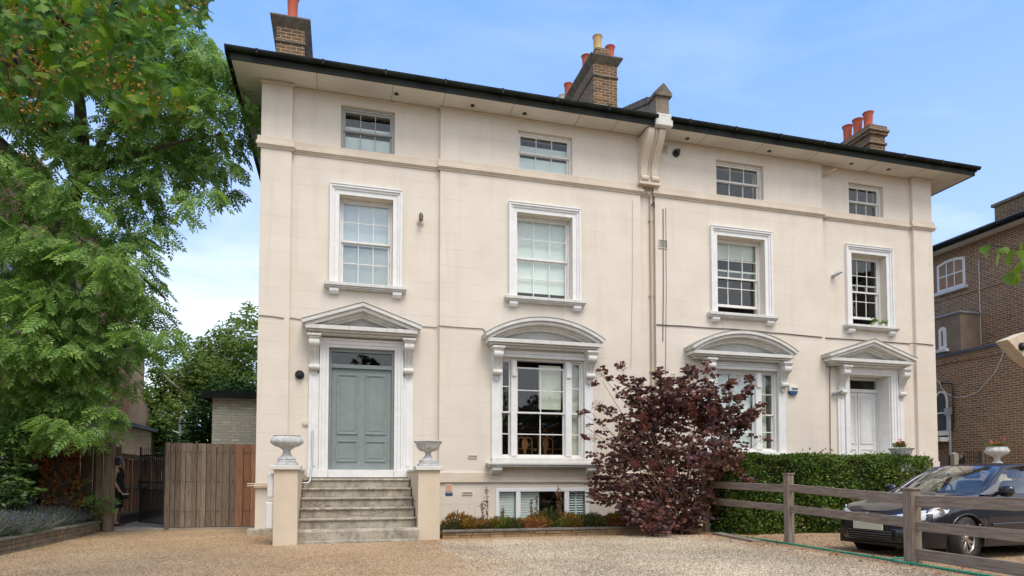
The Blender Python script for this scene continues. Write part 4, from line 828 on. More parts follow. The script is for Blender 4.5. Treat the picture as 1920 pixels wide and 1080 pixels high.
def inside(x, y):
    c = False; n = len(poly)
    for i in range(n):
        (x1, y1), (x2, y2) = poly[i], poly[i-1]
        if (y1 > y) != (y2 > y) and x < (x2-x1)*(y-y1)/(y2-y1)+x1: c = not c
    return c
P = []
while len(P) < 1500:
    x_, y_ = rn.uniform(-60, 400), rn.uniform(-60, 235)
    if inside(x_, y_): P.append(at(x_, y_, rn.uniform(5.6, 8.0))[:])
P = np.array(P); n = len(P); D = np.stack([rg.normal(.25, .6, n), rg.normal(-.3, .5, n), rg.normal(-.75, .3, n)], 1)
V, F = scatter(*ML, P, frames(D, rg.normal(0, .7, n), rg), rg.uniform(.10, .17, n)); fastmesh('crown', V, F, MAPLEL, mt_)
m = MB(); T = Vector((-5.2, 5.4, -.15)); m.tube([T, (-5.25, 5.4, 2.4), (-5.1, 5.45, 4.2), (-5.3, 5.5, 7)], .22, 12, .14)
B = lambda px, py, y: at(px, py, y)
for L_, r0 in (([Vector((-5.15, 5.4, 3.6)), B(-90, 90, 6.2), B(20, 120, 6.4), B(100, 60, 6.8), B(180, 60, 7.0)], .05), ([Vector((-5.1, 5.45, 4.0)), B(-80, 20, 6.4), B(60, 0, 6.8), B(90, 20, 6.8), B(200, 90, 7), B(300, 130, 7.2), B(345, 180, 7.2)], .045),
              ([B(20, 70, 6.4), B(40, 130, 6.3), B(75, 170, 6.2), B(60, 215, 6.2)], .018), ([B(60, 110, 6.5), B(120, 165, 6.5), B(135, 200, 6.4)], .015), ([B(200, 90, 7), B(225, 150, 6.9), B(240, 195, 6.8)], .014), ([B(180, -40, 7), B(280, 0, 7.2), B(360, 10, 7.4), B(385, 25, 7.4)], .02), ([B(90, 20, 6.8), B(190, 30, 7), B(270, 60, 7.2)], .015), ([B(0, 60, 6.2), B(10, 120, 6.1), B(25, 190, 6.1)], .012)):
    limb(m, L_, r0, r0*.3, 6, rn)
m.build('trunk', TWIG, mt_, smooth=60)
sc_ = [(45, 20), (115, 22), (70, 55), (125, 40), (90, 45), (175, 55), (190, 10), (195, 15), (255, 25), (268, 22), (305, 20), (355, 5), (360, 3), (225, 42), (155, 85), (158, 80), (10, 105), (15, 120), (42, 85), (60, 92), (72, 68), (75, 135), (80, 130), (100, 140), (105, 165), (60, 165), (75, 172), (28, 190), (20, 185), (65, 212), (68, 205), (175, 145), (168, 140), (140, 122), (190, 120), (215, 155), (235, 120), (245, 118), (228, 112), (262, 180), (258, 178), (245, 215), (288, 170), (335, 190), (337, 200), (296, 190), (130, 20), (30, 10), (18, 130), (232, 155), (265, 150), (35, 165)]
P, D = [], []
for x_, y_ in sc_:
    c = B(x_, y_, rn.uniform(5.4, 6.4))
    for i in range(16): P.append([c.x+rn.gauss(0, .05), c.y+rn.gauss(0, .05), c.z+rn.gauss(0, .045)]); D.append([rn.gauss(0, .6), rn.gauss(0, .6), rn.gauss(-.4, .5)])
V, F = scatter(*NARROW, np.array(P), frames(np.array(D), rng=rg), rg.uniform(.04, .065, len(P))*1.0); V2, F2 = scatter([(0,0,0),(.5,.28,.05),(1,0,0),(.5,-.28,.05)], [(0,1,2,3)], np.array(P), frames(np.array(D), rng=rg), .035)
fastmesh('seed_clusters', V2, F2, SEEDM, mt_)
# ================================================================ lime-green twig at the right edge
lt = thing('linden_tree', 'bright green heart-leaved twig reaching in from the right edge', 'tree', (6.2, 3.4, 0))
P, D, S = [], [], []
rn = random.Random(8)
for x_, y_ in ((1846, 470), (1852, 480), (1872, 480), (1869, 492), (1895, 478), (1888, 490), (1912, 468), (1915, 492), (1905, 505), (1890, 522), (1898, 528), (1908, 520), (1920, 510), (1925, 530), (1935, 490), (1940, 470), (1950, 515), (1880, 472), (1916, 478), (1903, 512)):
    c = at(x_, y_-8, rn.uniform(4.1, 4.4)); P.append(c[:]); D.append([rn.gauss(-.3, .35), rn.gauss(-.25, .3), -1+rn.gauss(0, .35)]); S.append(rn.uniform(.085, .115))
HEART = ([(.45, 0, .05)]+[(x, y, -.18*abs(y)-.06*x) for x, y in ((0,0),(-.06,.2),(.05,.4),(.3,.46),(.6,.34),(.82,.14),(1.05,0),(.82,-.14),(.6,-.34),(.3,-.46),(.05,-.4),(-.06,-.2))], [(0, 1+i, 1+(i+1)%12) for i in range(12)])
for _ in range(900):                        # the rest of the crown, outside the frame
    v = Vector([rn.gauss(0, 1) for _ in range(3)]).normalized()*rn.uniform(.3, 1); P.append([6.45+v.x*.85, 3.15+v.y*.6, 4.1+v.z*1.5]); D.append([v.x, v.y, -.9+rn.gauss(0, .4)]); S.append(rn.uniform(.08, .12))
V, F = scatter(*HEART, np.array(P), frames(np.array(D), np.array([rn.gauss(1.4, .5) for _ in P])), np.array(S)); fastmesh('leaves', V, F, leafmat('linden_leaves', [(.15, .25, .025), (.24, .33, .04), (.10, .20, .03), (.30, .38, .05)], .45), lt)
m = MB(); m.tube([at(1845, 458, 4.2), at(1875, 462, 4.25), at(1925, 470, 4.3), at(2050, 440, 4.2), (5.6, 3.6, 2.9), (6.1, 3.45, 2.7)], .004, 6, .02).tube([at(1925, 470, 4.3), at(1900, 500, 4.25), at(1893, 515, 4.25)], .004, 6, .002)
m.tube([(6.2, 3.4, -.1), (6.22, 3.4, 2.5), (6.1, 3.45, 3.2), (6.3, 3.3, 5)], .06, 10, .03); m.build('trunk', TWIG, lt, smooth=60)
# ================================================================ trees behind the outbuilding
def birch(L, Y, label, seed, mt, tpl=LEAF, size=.17, per=5, cat='tree', k=4, name='birch_tree', trunk=(.2, .05), bark=None, droop=.6, top=None):
    cl = [(c_, r_*1.25) for c_, r_ in pxclumps(L, Y, 1.2, seed)]; xb = sum(c[0][0] for c in cl)/len(cl); zt = max(c[0][2] for c in cl)
    t = thing(name, label, cat, (xb, Y, -.1)); rg = np.random.default_rng(seed); rn = random.Random(seed)
    V, F = sprays(rg, cl, per, k, size, droop, tpl, (.7, 1.3), .9, .15); fastmesh('crown', V, F, mt, t)
    m = MB(); m.tube([(xb, Y, -.2), (xb+.2, Y, zt*.3), (xb-.1, Y, zt*.5), (xb+.1, Y, zt*.72)], trunk[0]*.7, 8, trunk[1])
    for c, r in cl: z0 = max(.8, c[2]*.6); m.tube([(xb, Y, z0), ((xb+c[0])/2, (Y+c[1])/2, (z0+c[2])/2+.2), c], .06, 6, .02)
    m.build('trunk', bark or BARK, t, smooth=60); return t
BW = mat('birch_bark', (.50, .46, .40), .8, var=(.2, .17, .14), scale=6, stretch=(1, 1, 4))
birch([(470, 600, 26), (455, 640, 34), (478, 660, 34), (440, 668, 34), (470, 705, 40), (425, 640, 26), (400, 655, 30), (380, 640, 16), (415, 690, 44), (380, 690, 40), (350, 725, 46), (310, 745, 36), (335, 700, 26), (300, 700, 16), (292, 690, 12), (450, 720, 40), (395, 740, 46), (340, 770, 44), (470, 575, 12), (420, 620, 22), (395, 700, 40), (430, 740, 44), (365, 665, 24), (325, 725, 40), (445, 600, 14)], 31, 'tall pale green birch rising behind the white brick outbuilding', 41, BIRCHL, size=.14, per=22, bark=BW)
birch([(418, 745, 40), (455, 742, 34), (400, 785, 46), (445, 790, 46), (385, 820, 40), (470, 760, 30), (425, 830, 50), (468, 810, 40)], 24, 'dark glossy laurel right beside the white brick outbuilding', 42, LAURL, name='laurel_tree', size=.13, per=34, droop=.1, k=5)
birch([(295, 785, 34), (285, 810, 30), (320, 800, 36), (300, 835, 36), (345, 820, 30), (275, 840, 26), (330, 845, 36), (305, 755, 24), (280, 760, 16)], 36, 'mid-green tree behind the black iron gate', 43, LIMEL, name='broadleaf_tree', size=.16, per=22)
# ================================================================ purple smoke bush
rg = np.random.default_rng(51); rn = random.Random(51); cb = Vector((7.35, 12.75, 0))
cot = thing('smoke_bush', 'big dark purple bush with pinkish plumes in front of the party wall', 'bush', cb)
dense = [(1240, 780, 50), (1290, 770, 52), (1200, 800, 44), (1330, 790, 44), (1180, 850, 56), (1250, 850, 66), (1320, 850, 60), (1150, 900, 44), (1210, 920, 60), (1280, 930, 60), (1340, 900, 44), (1230, 970, 46), (1290, 975, 40), (1370, 850, 30), (1180, 955, 34), (1385, 790, 26), (1265, 735, 36), (1330, 745, 30), (1205, 745, 28), (1340, 950, 36), (1120, 930, 20), (1400, 900, 14), (1360, 940, 16)]
thin = [(1165, 690, 14), (1165, 705, 14), (1125, 700, 14), (1130, 715, 10), (1125, 760, 12), (1145, 770, 12), (1235, 693, 18), (1237, 715, 18), (1245, 725, 18), (1290, 695, 18), (1300, 710, 18), (1325, 680, 10), (1328, 688, 10), (1205, 715, 18), (1380, 715, 13), (1360, 720, 12), (1372, 740, 14), (1412, 713, 12), (1405, 730, 12), (1400, 775, 18), (1415, 770, 12), (1425, 770, 10), (1432, 822, 10), (1430, 775, 8), (1345, 770, 16), (1098, 800, 8), (1105, 770, 8), (1093, 775, 6), (1115, 820, 10), (1110, 855, 10), (1120, 875, 12), (1110, 935, 12), (1135, 940, 16), (1395, 810, 14), (1345, 700, 8), (1180, 730, 14), (1385, 760, 14), (1270, 705, 16)]
cl = pxclumps(dense, 12.7, .5, 5)
V, F = sprays(rg, cl, 42, 5, .092, .15, OVAL, (.7, 1.3), 1.0, .2)
tc_ = []
for c_, r_ in pxclumps(thin, 12.6, .35, 6):   # leaves strung down each shoot
    b_ = cb+Vector((0, 0, 1.6)); d_ = (b_-Vector(c_))
    for k_ in range(5): p_ = Vector(c_)+d_*(k_*.11)+Vector((rn.gauss(0, .05), rn.gauss(0, .05), rn.gauss(0, .05))); tc_.append((tuple(p_), r_*(.8-.08*k_)*rn.uniform(.7, 1.1)))
V2, F2 = sprays(rg, tc_, 75, 5, .08, .15, OVAL, (.7, 1.2), 1.0, .1)
fastmesh('leaves', np.concatenate([V, V2]), np.concatenate([F, F2+len(V)]), PURPL, cot)
m = MB()
for q in thin+dense[::5]:
    e = at(q[0], q[1], 12.6+rn.uniform(-.3, .3)); b = cb+Vector((rn.uniform(-.25, .25), rn.uniform(-.2, .2), -.1)); mid = b.lerp(e, .55)+Vector((0, 0, .12*(e-b).length)); m.tube([b, b.lerp(mid, .5)+Vector((rn.uniform(-.05, .05), 0, .05)), mid, e], .014, 6, .004)
m.build('stems', mat('smoke_stems', (.14, .08, .05), .8, var=(.25, .12, .07), scale=6), cot, smooth=60)
P = []
for q in [(1165, 688), (1128, 698), (1238, 765), (1300, 775), (1205, 780), (1120, 760), (1420, 768), (1435, 770), (1430, 822), (1325, 690), (1290, 760), (1335, 770), (1380, 715), (1190, 870), (1265, 830), (1255, 890), (1262, 882), (1345, 890), (1385, 885), (1210, 800), (1160, 930), (1240, 695), (1330, 810), (1225, 870), (1205, 945), (1380, 745), (1310, 740), (1110, 820)]:
    c = at(q[0], q[1], 12.15+rn.uniform(0, .3))
    for i in range(130): v = Vector([rn.gauss(0, 1) for _ in range(3)]).normalized()*rn.uniform(.2, 1)**.5*.12; P.append([c.x+v.x*1.2, c.y+v.y, c.z+v.z])
P = np.array(P); V, F = scatter([(0,0,0),(.5,.10,0),(1,0,0),(.5,-.10,0)], [(0,1,2,3)], P, frames(rg.normal(size=P.shape), rng=rg), rg.uniform(.03, .06, len(P)))
fastmesh('flower_plumes', V, F, SMOKEM, cot)
# ================================================================ hedge
rg = np.random.default_rng(61); hx0, hx1, hy0, hy1, hz = 8.35, 14.35, 12.72, 13.55, 1.74
hd = thing('hedge', 'clipped green box hedge behind the rail fence and car', 'hedge', (11.3, 13.1, -.05))
n1, n2, n3 = 17000, 5500, 1500
nx_ = lambda x, z: .07*np.sin(x*2.3+z)+.05*np.sin(x*5.1+z*4)
x1 = rg.uniform(hx0, hx1, n1); z1_ = rg.uniform(-.05, hz, n1); Pf = np.stack([x1, hy0-nx_(x1, z1_)-rg.uniform(-.14, .05, n1)+.10*np.clip(z1_-hz+.15, 0, 1), z1_], 1); Df = np.stack([rg.normal(0, .8, n1), rg.normal(-.7, .5, n1), rg.normal(-.1, .7, n1)], 1)
x2 = rg.uniform(hx0, hx1, n2); y2 = rg.uniform(hy0, hy1, n2); Pt = np.stack([x2, y2, hz+.03*np.sin(x2*3)+rg.uniform(-.08, .05, n2)+(rg.uniform(0, 1, n2) > .985)*rg.uniform(0, .14, n2)], 1); Dt = np.stack([rg.normal(0, .7, n2), rg.normal(0, .7, n2), rg.normal(.5, .4, n2)], 1)
e = rg.integers(0, 2, n3); Pe = np.stack([np.where(e, hx1, hx0)+rg.uniform(-.08, .08, n3), rg.uniform(hy0, hy1, n3), rg.uniform(0, hz, n3)], 1); De = np.stack([np.where(e, 1, -1)+rg.normal(0, .5, n3), rg.normal(0, .6, n3), rg.normal(0, .5, n3)], 1)
P = np.concatenate([Pf, Pt, Pe]); D = np.concatenate([Df, Dt, De]); V, F = scatter(*LEAF, P, frames(D, rng=rg), rg.uniform(.05, .085, len(P))); fastmesh('leaves', V, F, HEDGEL, hd)
MB().box(hx0+.12, hx1-.12, hy0+.14, hy1-.12, -.1, hz-.05).build('dark_core', mat('hedge_inside', (.012, .016, .008), .95, var=(.03, .03, .015), scale=14, bump=.05), hd)  # solid dark core added inside the leaves, no modelled twigs
# ================================================================ low bed walls, flower bed
tag(MB().box(-20, -5.42, 8.5, 17.1, -.12, .16).build('soil', EARTH), kind='structure')
def rubble_wall(name, label, x0, x1, y0, y1, zt, seed, mt, L_=.34, hc=.085, horiz='y'):
    rn = random.Random(seed); t = thing(name, label, 'garden wall', ((x0+x1)/2, (y0+y1)/2, 0)); m = MB(); z = -.12
    a0, a1 = (y0, y1) if horiz == 'y' else (x0, x1)
    while z < zt-.001:
        h = min(hc, zt-z); a = a0
        while a < a1-.02:
            l = min(L_*rn.uniform(.7, 1.3), a1-a); j = rn.uniform(-.008, .008)
            if horiz == 'y': m.box(x0+j, x1+j, a+.004, a+l-.004, z+.003, z+h-.003)
            else: m.box(a+.004, a+l-.004, y0+j, y1+j, z+.003, z+h-.003)
            a += l
        z += h
    m.build('courses', mt, t, bevel=.008); m = MB(); a = a0
    while a < a1-.02:
        l = min(rn.uniform(.45, .6), a1-a); j = rn.uniform(-.006, .006)
        if horiz == 'y': m.box(x0-.03+j, x1+.04+j, a+.003, a+l-.003, zt+.001, zt+.045+j*.5)
        else: m.box(a+.003, a+l-.003, y0-.03+j, y1+.03+j, zt+.001, zt+.05+j*.5)
        a += l
    m.build('coping', mat('coping_stone', (.20, .18, .15), .95, var=(.11, .10, .085), scale=5, bump=.01), t, bevel=.01); return t
YST = mat('yellow_stone', (.33, .22, .11), .95, var=(.22, .15, .085), scale=5, bump=.008); LST = mat('bed_stone', (.30, .24, .16), .95, var=(.16, .13, .09), scale=5, bump=.012)
rubble_wall('bed_edging', 'low yellow brick edging along the bed under the bay window', 2.0, 7.55, 12.93, 13.06, .125, 3, YST, .3, .09, 'x')
rubble_wall('bed_edging', 'low stone wall holding the lavender bed beside the drive', -5.42, -5.26, 8.6, 17.0, .22, 4, LST)
tag(MB().box(1.95, 7.6, 13.065, 14.93, -.12, .10).build('soil', EARTH), kind='structure')
# lavender
def lavender(seed):
    rg = np.random.default_rng(seed); n = 420; a = rg.uniform(0, 2*math.pi, n); r = rg.uniform(0, .35, n); ln = rg.uniform(.32, .62, n); lean = rg.uniform(.1, 1.15, n)
    P0 = np.stack([np.cos(a)*r*.5, np.sin(a)*r*.5, np.zeros(n)], 1); D = np.stack([np.cos(a)*lean+.25, np.sin(a)*lean-.2, np.ones(n)], 1); D /= np.linalg.norm(D, axis=1, keepdims=True)
    V, F = scatter([(0,.008,0),(0,-.008,0),(1,-.004,-.05),(1,.004,-.05)], [(0,1,2,3)], P0, frames(D, rng=rg), ln)
    k = n*2; j = rg.integers(0, n, k); PL = P0[j]+D[j]*(ln[j]*rg.uniform(.1, .8, k))[:, None]; V3, F3 = scatter([(0,0,0),(.5,.09,0),(1,0,0),(.5,-.09,0)], [(0,1,2,3)], PL, frames(rg.normal(size=(k, 3))+D[j], rng=rg), rg.uniform(.05, .10, k))
    kk = n*4; j = rg.integers(0, n, kk); PF = P0[j]+D[j]*(ln[j]*rg.uniform(.86, 1.04, kk))[:, None]; V2, F2 = scatter([(0,0,0),(.5,.4,0),(1,0,0),(.5,-.4,0)], [(0,1,2,3)], PF, frames(rg.normal(size=(kk, 3)), rng=rg), rg.uniform(.012, .026, kk))
    return np.concatenate([V, V3]), np.concatenate([F, F3+len(V)]), V2, F2
protos = []
for s_ in range(3):
    t = thing('lavender_bush', 'grey-green lavender bush with violet spikes leaning over the low stone wall', 'lavender', (0, 0, 0), 'lavender bushes in the bed beside the drive')
    a_, b_, c_, d_ = lavender(70+s_); fastmesh('stems', a_, b_, LAVL, t); fastmesh('flowers', c_, d_, LAVF, t); protos.append(t)
rn = random.Random(71); spots = [(-5.65+rn.uniform(-.12, .12), 11.2+i*.52) for i in range(10)]+[(-6.2+rn.uniform(-.1, .1), 11.8+i*.6) for i in range(8)]+[(-6.8, 12.6+i*.7) for i in range(4)]
for i, (x_, y_) in enumerate(spots):
    o = protos[i] if i < 3 else copy_tree(protos[i % 3]); o.location = (x_, y_, .14); o.rotation_euler[2] = rn.uniform(-.5, .5); s_ = rn.uniform(.85, 1.2); o.scale = (s_, s_, s_*rn.uniform(.8, 1.0))
# small plants in the flower bed
def tuft(cols, seed, h=.3, n=260, w=.17, tpl=NARROW, ls=.06):
    rg = np.random.default_rng(seed); a = rg.uniform(0, 2*math.pi, n); r = w*rg.uniform(0, 1, n)**.6; z = h*rg.uniform(.05, 1, n)*(1-.4*(r/w)**2)
    P = np.stack([np.cos(a)*r, np.sin(a)*r, z], 1); D = np.stack([np.cos(a)*.5+rg.normal(0, .4, n), np.sin(a)*.5+rg.normal(0, .4, n), rg.uniform(.3, 1.2, n)], 1)
    return scatter(*tpl, P, frames(D, rng=rg), rg.uniform(.7, 1.4, n)*ls)
kinds = [('orange-tinged bushy plant', [(.30, .16, .035), (.20, .17, .03), (.38, .13, .03), (.12, .14, .03)]), ('green leafy bedding plant', [(.09, .15, .025), (.16, .19, .035), (.06, .10, .02)]), ('red-leaved bedding plant', [(.33, .07, .04), (.42, .16, .08), (.20, .11, .03)]), ('dark green wispy plant', [(.05, .09, .03), (.10, .11, .04), (.14, .08, .04)])]
tp = []
for i, (l_, cols) in enumerate(kinds):
    t = thing('bedding_plant', l_+' in the bed under the bay window', 'plant', (0, 0, 0), l_.replace('plant', 'plants')+' in the flower bed'); V, F = tuft(cols, 80+i, n=520, w=.22, ls=.075); fastmesh('leaves', V, F, leafmat('bed_leaves_%d' % i, cols, .25), t)
    m = MB(); r_ = random.Random(i)
    for k in range(9): a0 = r_.uniform(0, 6.28); m.tube([(0, 0, 0), (math.cos(a0)*.08, math.sin(a0)*.08, .15), (math.cos(a0)*.15, math.sin(a0)*.15, .26)], .004, 4)
    m.build('stems', TWIG, t); tp.append(t)
rn = random.Random(9); order = [3, 0, 0, 3, 0, 1, 3, 1, 2, 0, 3, 1, 0, 1, 3, 1, 2, 0, 1, 1, 3, 0, 1]; used = set()
for i, k in enumerate(order*2):
    x_ = 2.3+(i % len(order))*.215+rn.uniform(-.06, .06); y_ = (13.25 if i < len(order) else 13.62)+rn.uniform(-.08, .08)
    o = tp[k] if k not in used else copy_tree(tp[k]); used.add(k); s_ = rn.uniform(.8, 1.3)*(1 if i < len(order) else 1.1); o.location = (x_, y_, .09); o.scale = (s_, s_, s_*rn.uniform(.65, 1.05)); o.rotation_euler[2] = rn.uniform(0, 6)
def spike(px, ptop, label, cols, seed, h0=.10, dy=13.6, heads=True):
    b = at(px, 965, dy); top = at(px+random.Random(seed).uniform(-3, 3), ptop, dy); rg = np.random.default_rng(seed)
    t = thing('dried_flower_spike', label, 'plant', (b.x, dy, .08)); P = []
    m = MB(); mid = (Vector((b.x, dy, .05))+top)/2+Vector((.02, 0, 0)); m.tube([(b.x, dy, .05), mid, top], .008, 5, .004); m.build('stalk', TWIG, t)
    n = 90; u = rg.uniform(.35, 1, n); P = np.array([b.x, dy, .05])+(np.array(top[:])-np.array([b.x, dy, .05]))*u[:, None]+rg.normal(0, .018, (n, 3)); V, F = scatter([(0,0,0),(.5,.35,0),(1,0,0),(.5,-.35,0)], [(0,1,2,3)], P, frames(rg.normal(size=(n, 3)), rng=rg), rg.uniform(.03, .055, n)); fastmesh('seed_heads', V, F, leafmat('dried_heads_%s' % seed, cols, .1), t)
BR = [(.20, .09, .05), (.30, .16, .08), (.14, .06, .05)]
for i, (a_, b_, l_) in enumerate([(914, 916, 'tallest dark dried flower spike at the left of the bed'), (906, 940, 'short purple-brown seed spike beside the tallest one'), (997, 938, 'brown dried spike in front of the middle basement pane'), (1004, 930, 'slender dried spike just right of the middle pane spike'), (1046, 914, 'tall tan dried spike before the dark basement pane'), (1050, 918, 'second tan dried spike, leaning beside the tall tan one'), (944, 952, 'short dark seed spike below the left basement pane')]): spike(a_, b_, l_, BR, 90+i)
# scattered fallen red leaves
rg = np.random.default_rng(99); n = 420; P = np.stack([np.concatenate([rg.uniform(7.3, 10.5, n//2), rg.normal(7.9, .35, n//2)]), np.concatenate([rg.uniform(7, 12.7, n//2), rg.uniform(6.4, 13, n//2)])], 1); P = np.column_stack([P, gz(P[:, 0], P[:, 1])+.02])
V, F = scatter(*OVAL, P, frames(np.column_stack([rg.normal(size=(n, 2)), rg.normal(0, .2, n)]), rg.normal(0, .3, n), rg), rg.uniform(.035, .06, n)); tag(fastmesh('fallen_leaves', V, F, leafmat('fallen', [(.33, .06, .04), (.24, .09, .04), (.40, .12, .07), (.18, .09, .04)], .1)), kind='stuff')

# belt of trees across the street behind the camera: it is what the panes and the car reflect
rg = np.random.default_rng(101); n = 26000; x_ = rg.uniform(-45, 60, n); hh = 7.5+1.8*np.sin(x_*.35)+1.2*np.sin(x_*.9+1); z_ = hh*rg.uniform(0, 1, n)**.8; P = np.stack([x_, -17+rg.normal(0, 1.2, n)+np.sin(x_*.8), z_], 1)
V, F = scatter(*LEAF, P, frames(rg.normal(size=(n, 3)), rng=rg), rg.uniform(.5, .9, n)); tag(fastmesh('far_trees', V, F, leafmat('far_leaves', [(.03, .06, .02), (.05, .09, .025), (.07, .11, .03)], .1)), kind='stuff')
# ================================================================ fences, gate, outbuilding on the left
FW_ = mat('grey_fence_wood', (.15, .115, .085), .9, var=(.48, .45, .42), scale=5, bump=.004, bscale=30, stretch=(9, 9, .6), stain=((.07, .055, .045), (3, 3, 3), .64, .78), island=[(0, (.24, .18, .13)), (.5, (.18, .135, .10)), (1, (.31, .245, .185))], ramp=(.4, .75))
FB_ = mat('brown_fence_wood', (.17, .085, .045), .85, scale=5, bump=.004, stretch=(6, 6, .5), island=[(0, (.36, .18, .095)), (.5, (.28, .14, .08)), (1, (.43, .23, .13))], var=(.65, .6, .55), ramp=(.4, .75))
def boards(m, p0, p1, z0, z1, w, seed, th=.022, jag=.012, z1b=None):
    rn = random.Random(seed); a, b = Vector(p0), Vector(p1); L_ = (b-a).length; d = (b-a)/L_; nrm = Vector((-d.y, d.x)); s = 0; k = 0
    while s < L_-.01:
        ww = min(w*rn.uniform(.75, 1.2), L_-s); q0 = a+d*(s+.004)+nrm*(rn.uniform(0, .004)+(k % 2)*.028); q1 = a+d*(s+ww-.004)+nrm*(rn.uniform(0, .004)+(k % 2)*.028); zt = z1+((z1b or z1)-z1)*s/L_+rn.uniform(-jag, jag); n2 = nrm*th
        V = [(q0.x, q0.y, z0), (q1.x, q1.y, z0), (q1.x+n2.x, q1.y+n2.y, z0), (q0.x+n2.x, q0.y+n2.y, z0)]; V += [(x, y, zt) for x, y, _ in V]
        m.add(V, [(0,3,2,1),(4,5,6,7),(0,1,5,4),(1,2,6,5),(2,3,7,6),(3,0,4,7)]); s += ww; k += 1
FY = 16.5
t = thing('board_fence', 'weathered vertical board fence between the iron gate and the cream house', 'fence', (-2.9, FY, .03))
m = MB(); boards(m, (-3.86, FY), (-2.45, FY), .08, 2.06, .125, 1); m.build('boards', FW_, t)
m = MB(); boards(m, (-2.45, FY), (-1.85, FY), .08, 2.05, .15, 2); o = m.build('boards', FB_, t); o['label'] = 'newer reddish-brown boards'
for zz in (.4, 1.1, 1.8): MB().box(-3.86, -1.85, FY+.056, FY+.10, zz, zz+.08).build('rail', FB_, t)
MB().box(-3.86, -1.85, FY+.052, FY+.054, .08, 1.98).build('gap_shade_sheet', mat('fence_gap_shade', (.03, .024, .018), .95), t)  # added dark sheet puts shade into the gaps between boards
MB().box(-3.97, -3.865, FY-.01, FY+.10, .03, 2.07).build('post', FW_, t, bevel=.006)
t = thing('board_fence', 'grey board fence behind the tree trunk, with the thick gate post', 'fence', (-5.6, 16.7, .03))
m = MB(); boards(m, (-7.6, 17.65), (-5.42, 16.58), .1, 1.95, .15, 3, z1b=2.0); boards(m, (-5.40, 16.50), (-5.22, 16.46), .1, 2.03, .18, 4); m.build('boards', FW_, t)
gp = MB().box(-5.19, -5.0, 16.36, 16.52, -.05, 2.10).build('post', FW_, t, bevel=.012); MB().box(-5.02, -4.90, 16.42, 16.50, 1.52, 1.70).build('lock_box', METALB, t, bevel=.005)
t = thing('board_fence', 'brown boundary fence running back along the side path', 'fence', (-5.35, 22, .06))
m = MB(); boards(m, (-5.4, 17.9), (-5.4, 31), .30, 1.72, .10, 5); m.build('boards', FB_, t)
for i in range(6): MB().box(-5.42, -5.30, 17.8+i*2.4, 17.92+i*2.4, 0, 2.02 if i == 0 else 1.9).build('post', FW_, t, bevel=.006)
m = MB().box(-5.36, -5.30, 17.93, 31, .98, 1.05).box(-5.38, -5.28, 17.93, 31, 1.725, 1.77).box(-5.40, -5.28, 17.93, 31, .30, .36)
m.build('rail', mat('mossy_rail', (.22, .19, .11), .9, var=(.14, .11, .07), scale=4), t); MB().box(-5.39, -5.33, 17.93, 31, .03, .299).build('gravel_board', mat('dark_board', (.05, .04, .032), .9), t)
m = MB(); boards(m, (-5.38, 17.95), (-5.38, 31), 1.775, 1.86, .035, 6); m.build('trellis_top', FW_, t)
# fence closing the lane far back
t = thing('board_fence', 'far brown fence closing the side path behind the iron gate', 'fence', (-4, 27, .06)); m = MB(); boards(m, (-5.3, 27), (-1.8, 27), .06, 1.9, .12, 8); m.build('boards', FB_, t)
# iron gate, standing half open
g0, g1 = Vector((-3.99, 16.55)), Vector((-4.80, 17.65)); t = thing('iron_gate', 'black iron bar gate standing half open beside the board fence', 'gate', (-3.99, 16.55, .1))
P = lambda s, z: (g0.x+(g1.x-g0.x)*s, g0.y+(g1.y-g0.y)*s, z)
m = MB()
for s in (0, 1): m.tube([P(s, .14), P(s, 2.0)], .026, 4)
for z in (.16, .95, 1.13, 1.78): m.tube([P(0, z), P(1, z)], .02, 4)
m.build('gate_frame', METALB, t); m = MB()
for i in range(1, 12): m.tube([P(i/12, .16), P(i/12, 1.98)], .011, 6, .008)
for i in range(12): m.tube([P((i+.5)/12, .16), P((i+.5)/12, .95)], .009, 6)
m.build('bars', METALB, t); MB().tube([P(1, .95), P(1, 1.2)], .05, 4).tube([P(1.0, 1.45), P(1.07, 1.46)], .012, 6).build('lock', METALB, t)
# nail heads on the fence boards belong to the fence
m = MB(); rn = random.Random(77)
for i in range(15):
    for zz in (.44, 1.14, 1.84):
        for dx in (-.03, .03): xx = -3.80+i*.132+dx+rn.uniform(-.008, .008); m.box(xx-.006, xx+.006, FY-.004, FY+.03, zz+rn.uniform(-.01, .01), zz+.022)
m.build('nails', METALB, [o for o in COL.objects if o.get('label', '').startswith('weathered vertical board fence')][0])
# white brick outbuilding
t = thing('outbuilding', 'small white-painted brick outbuilding with flat black roof behind the fence', 'outbuilding', (-2.5, 17.6, 0))
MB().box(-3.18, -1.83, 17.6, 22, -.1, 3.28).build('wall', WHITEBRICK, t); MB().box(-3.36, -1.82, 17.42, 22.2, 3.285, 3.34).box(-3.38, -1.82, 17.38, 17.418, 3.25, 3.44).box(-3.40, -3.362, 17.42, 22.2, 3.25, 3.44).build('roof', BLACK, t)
# pale pole
t = thing('pole', 'thin pale pole standing behind the board fence', 'pole', (-6.5, 26, 0)); c = at(337, 800, 26); t.location = (c.x, 26, 0); t['_off'] = (c.x, 26, 0)
MB().tube([(c.x, 26, -.1), (c.x, 26, at(337, 782, 26).z)], .04, 8).build('shaft', METALG, t, smooth=50); MB().tube([(c.x-.02, 26, at(337, 812, 26).z), (c.x-.22, 26, at(337, 808, 26).z)], .03, 8).build('arm', METALG, t)
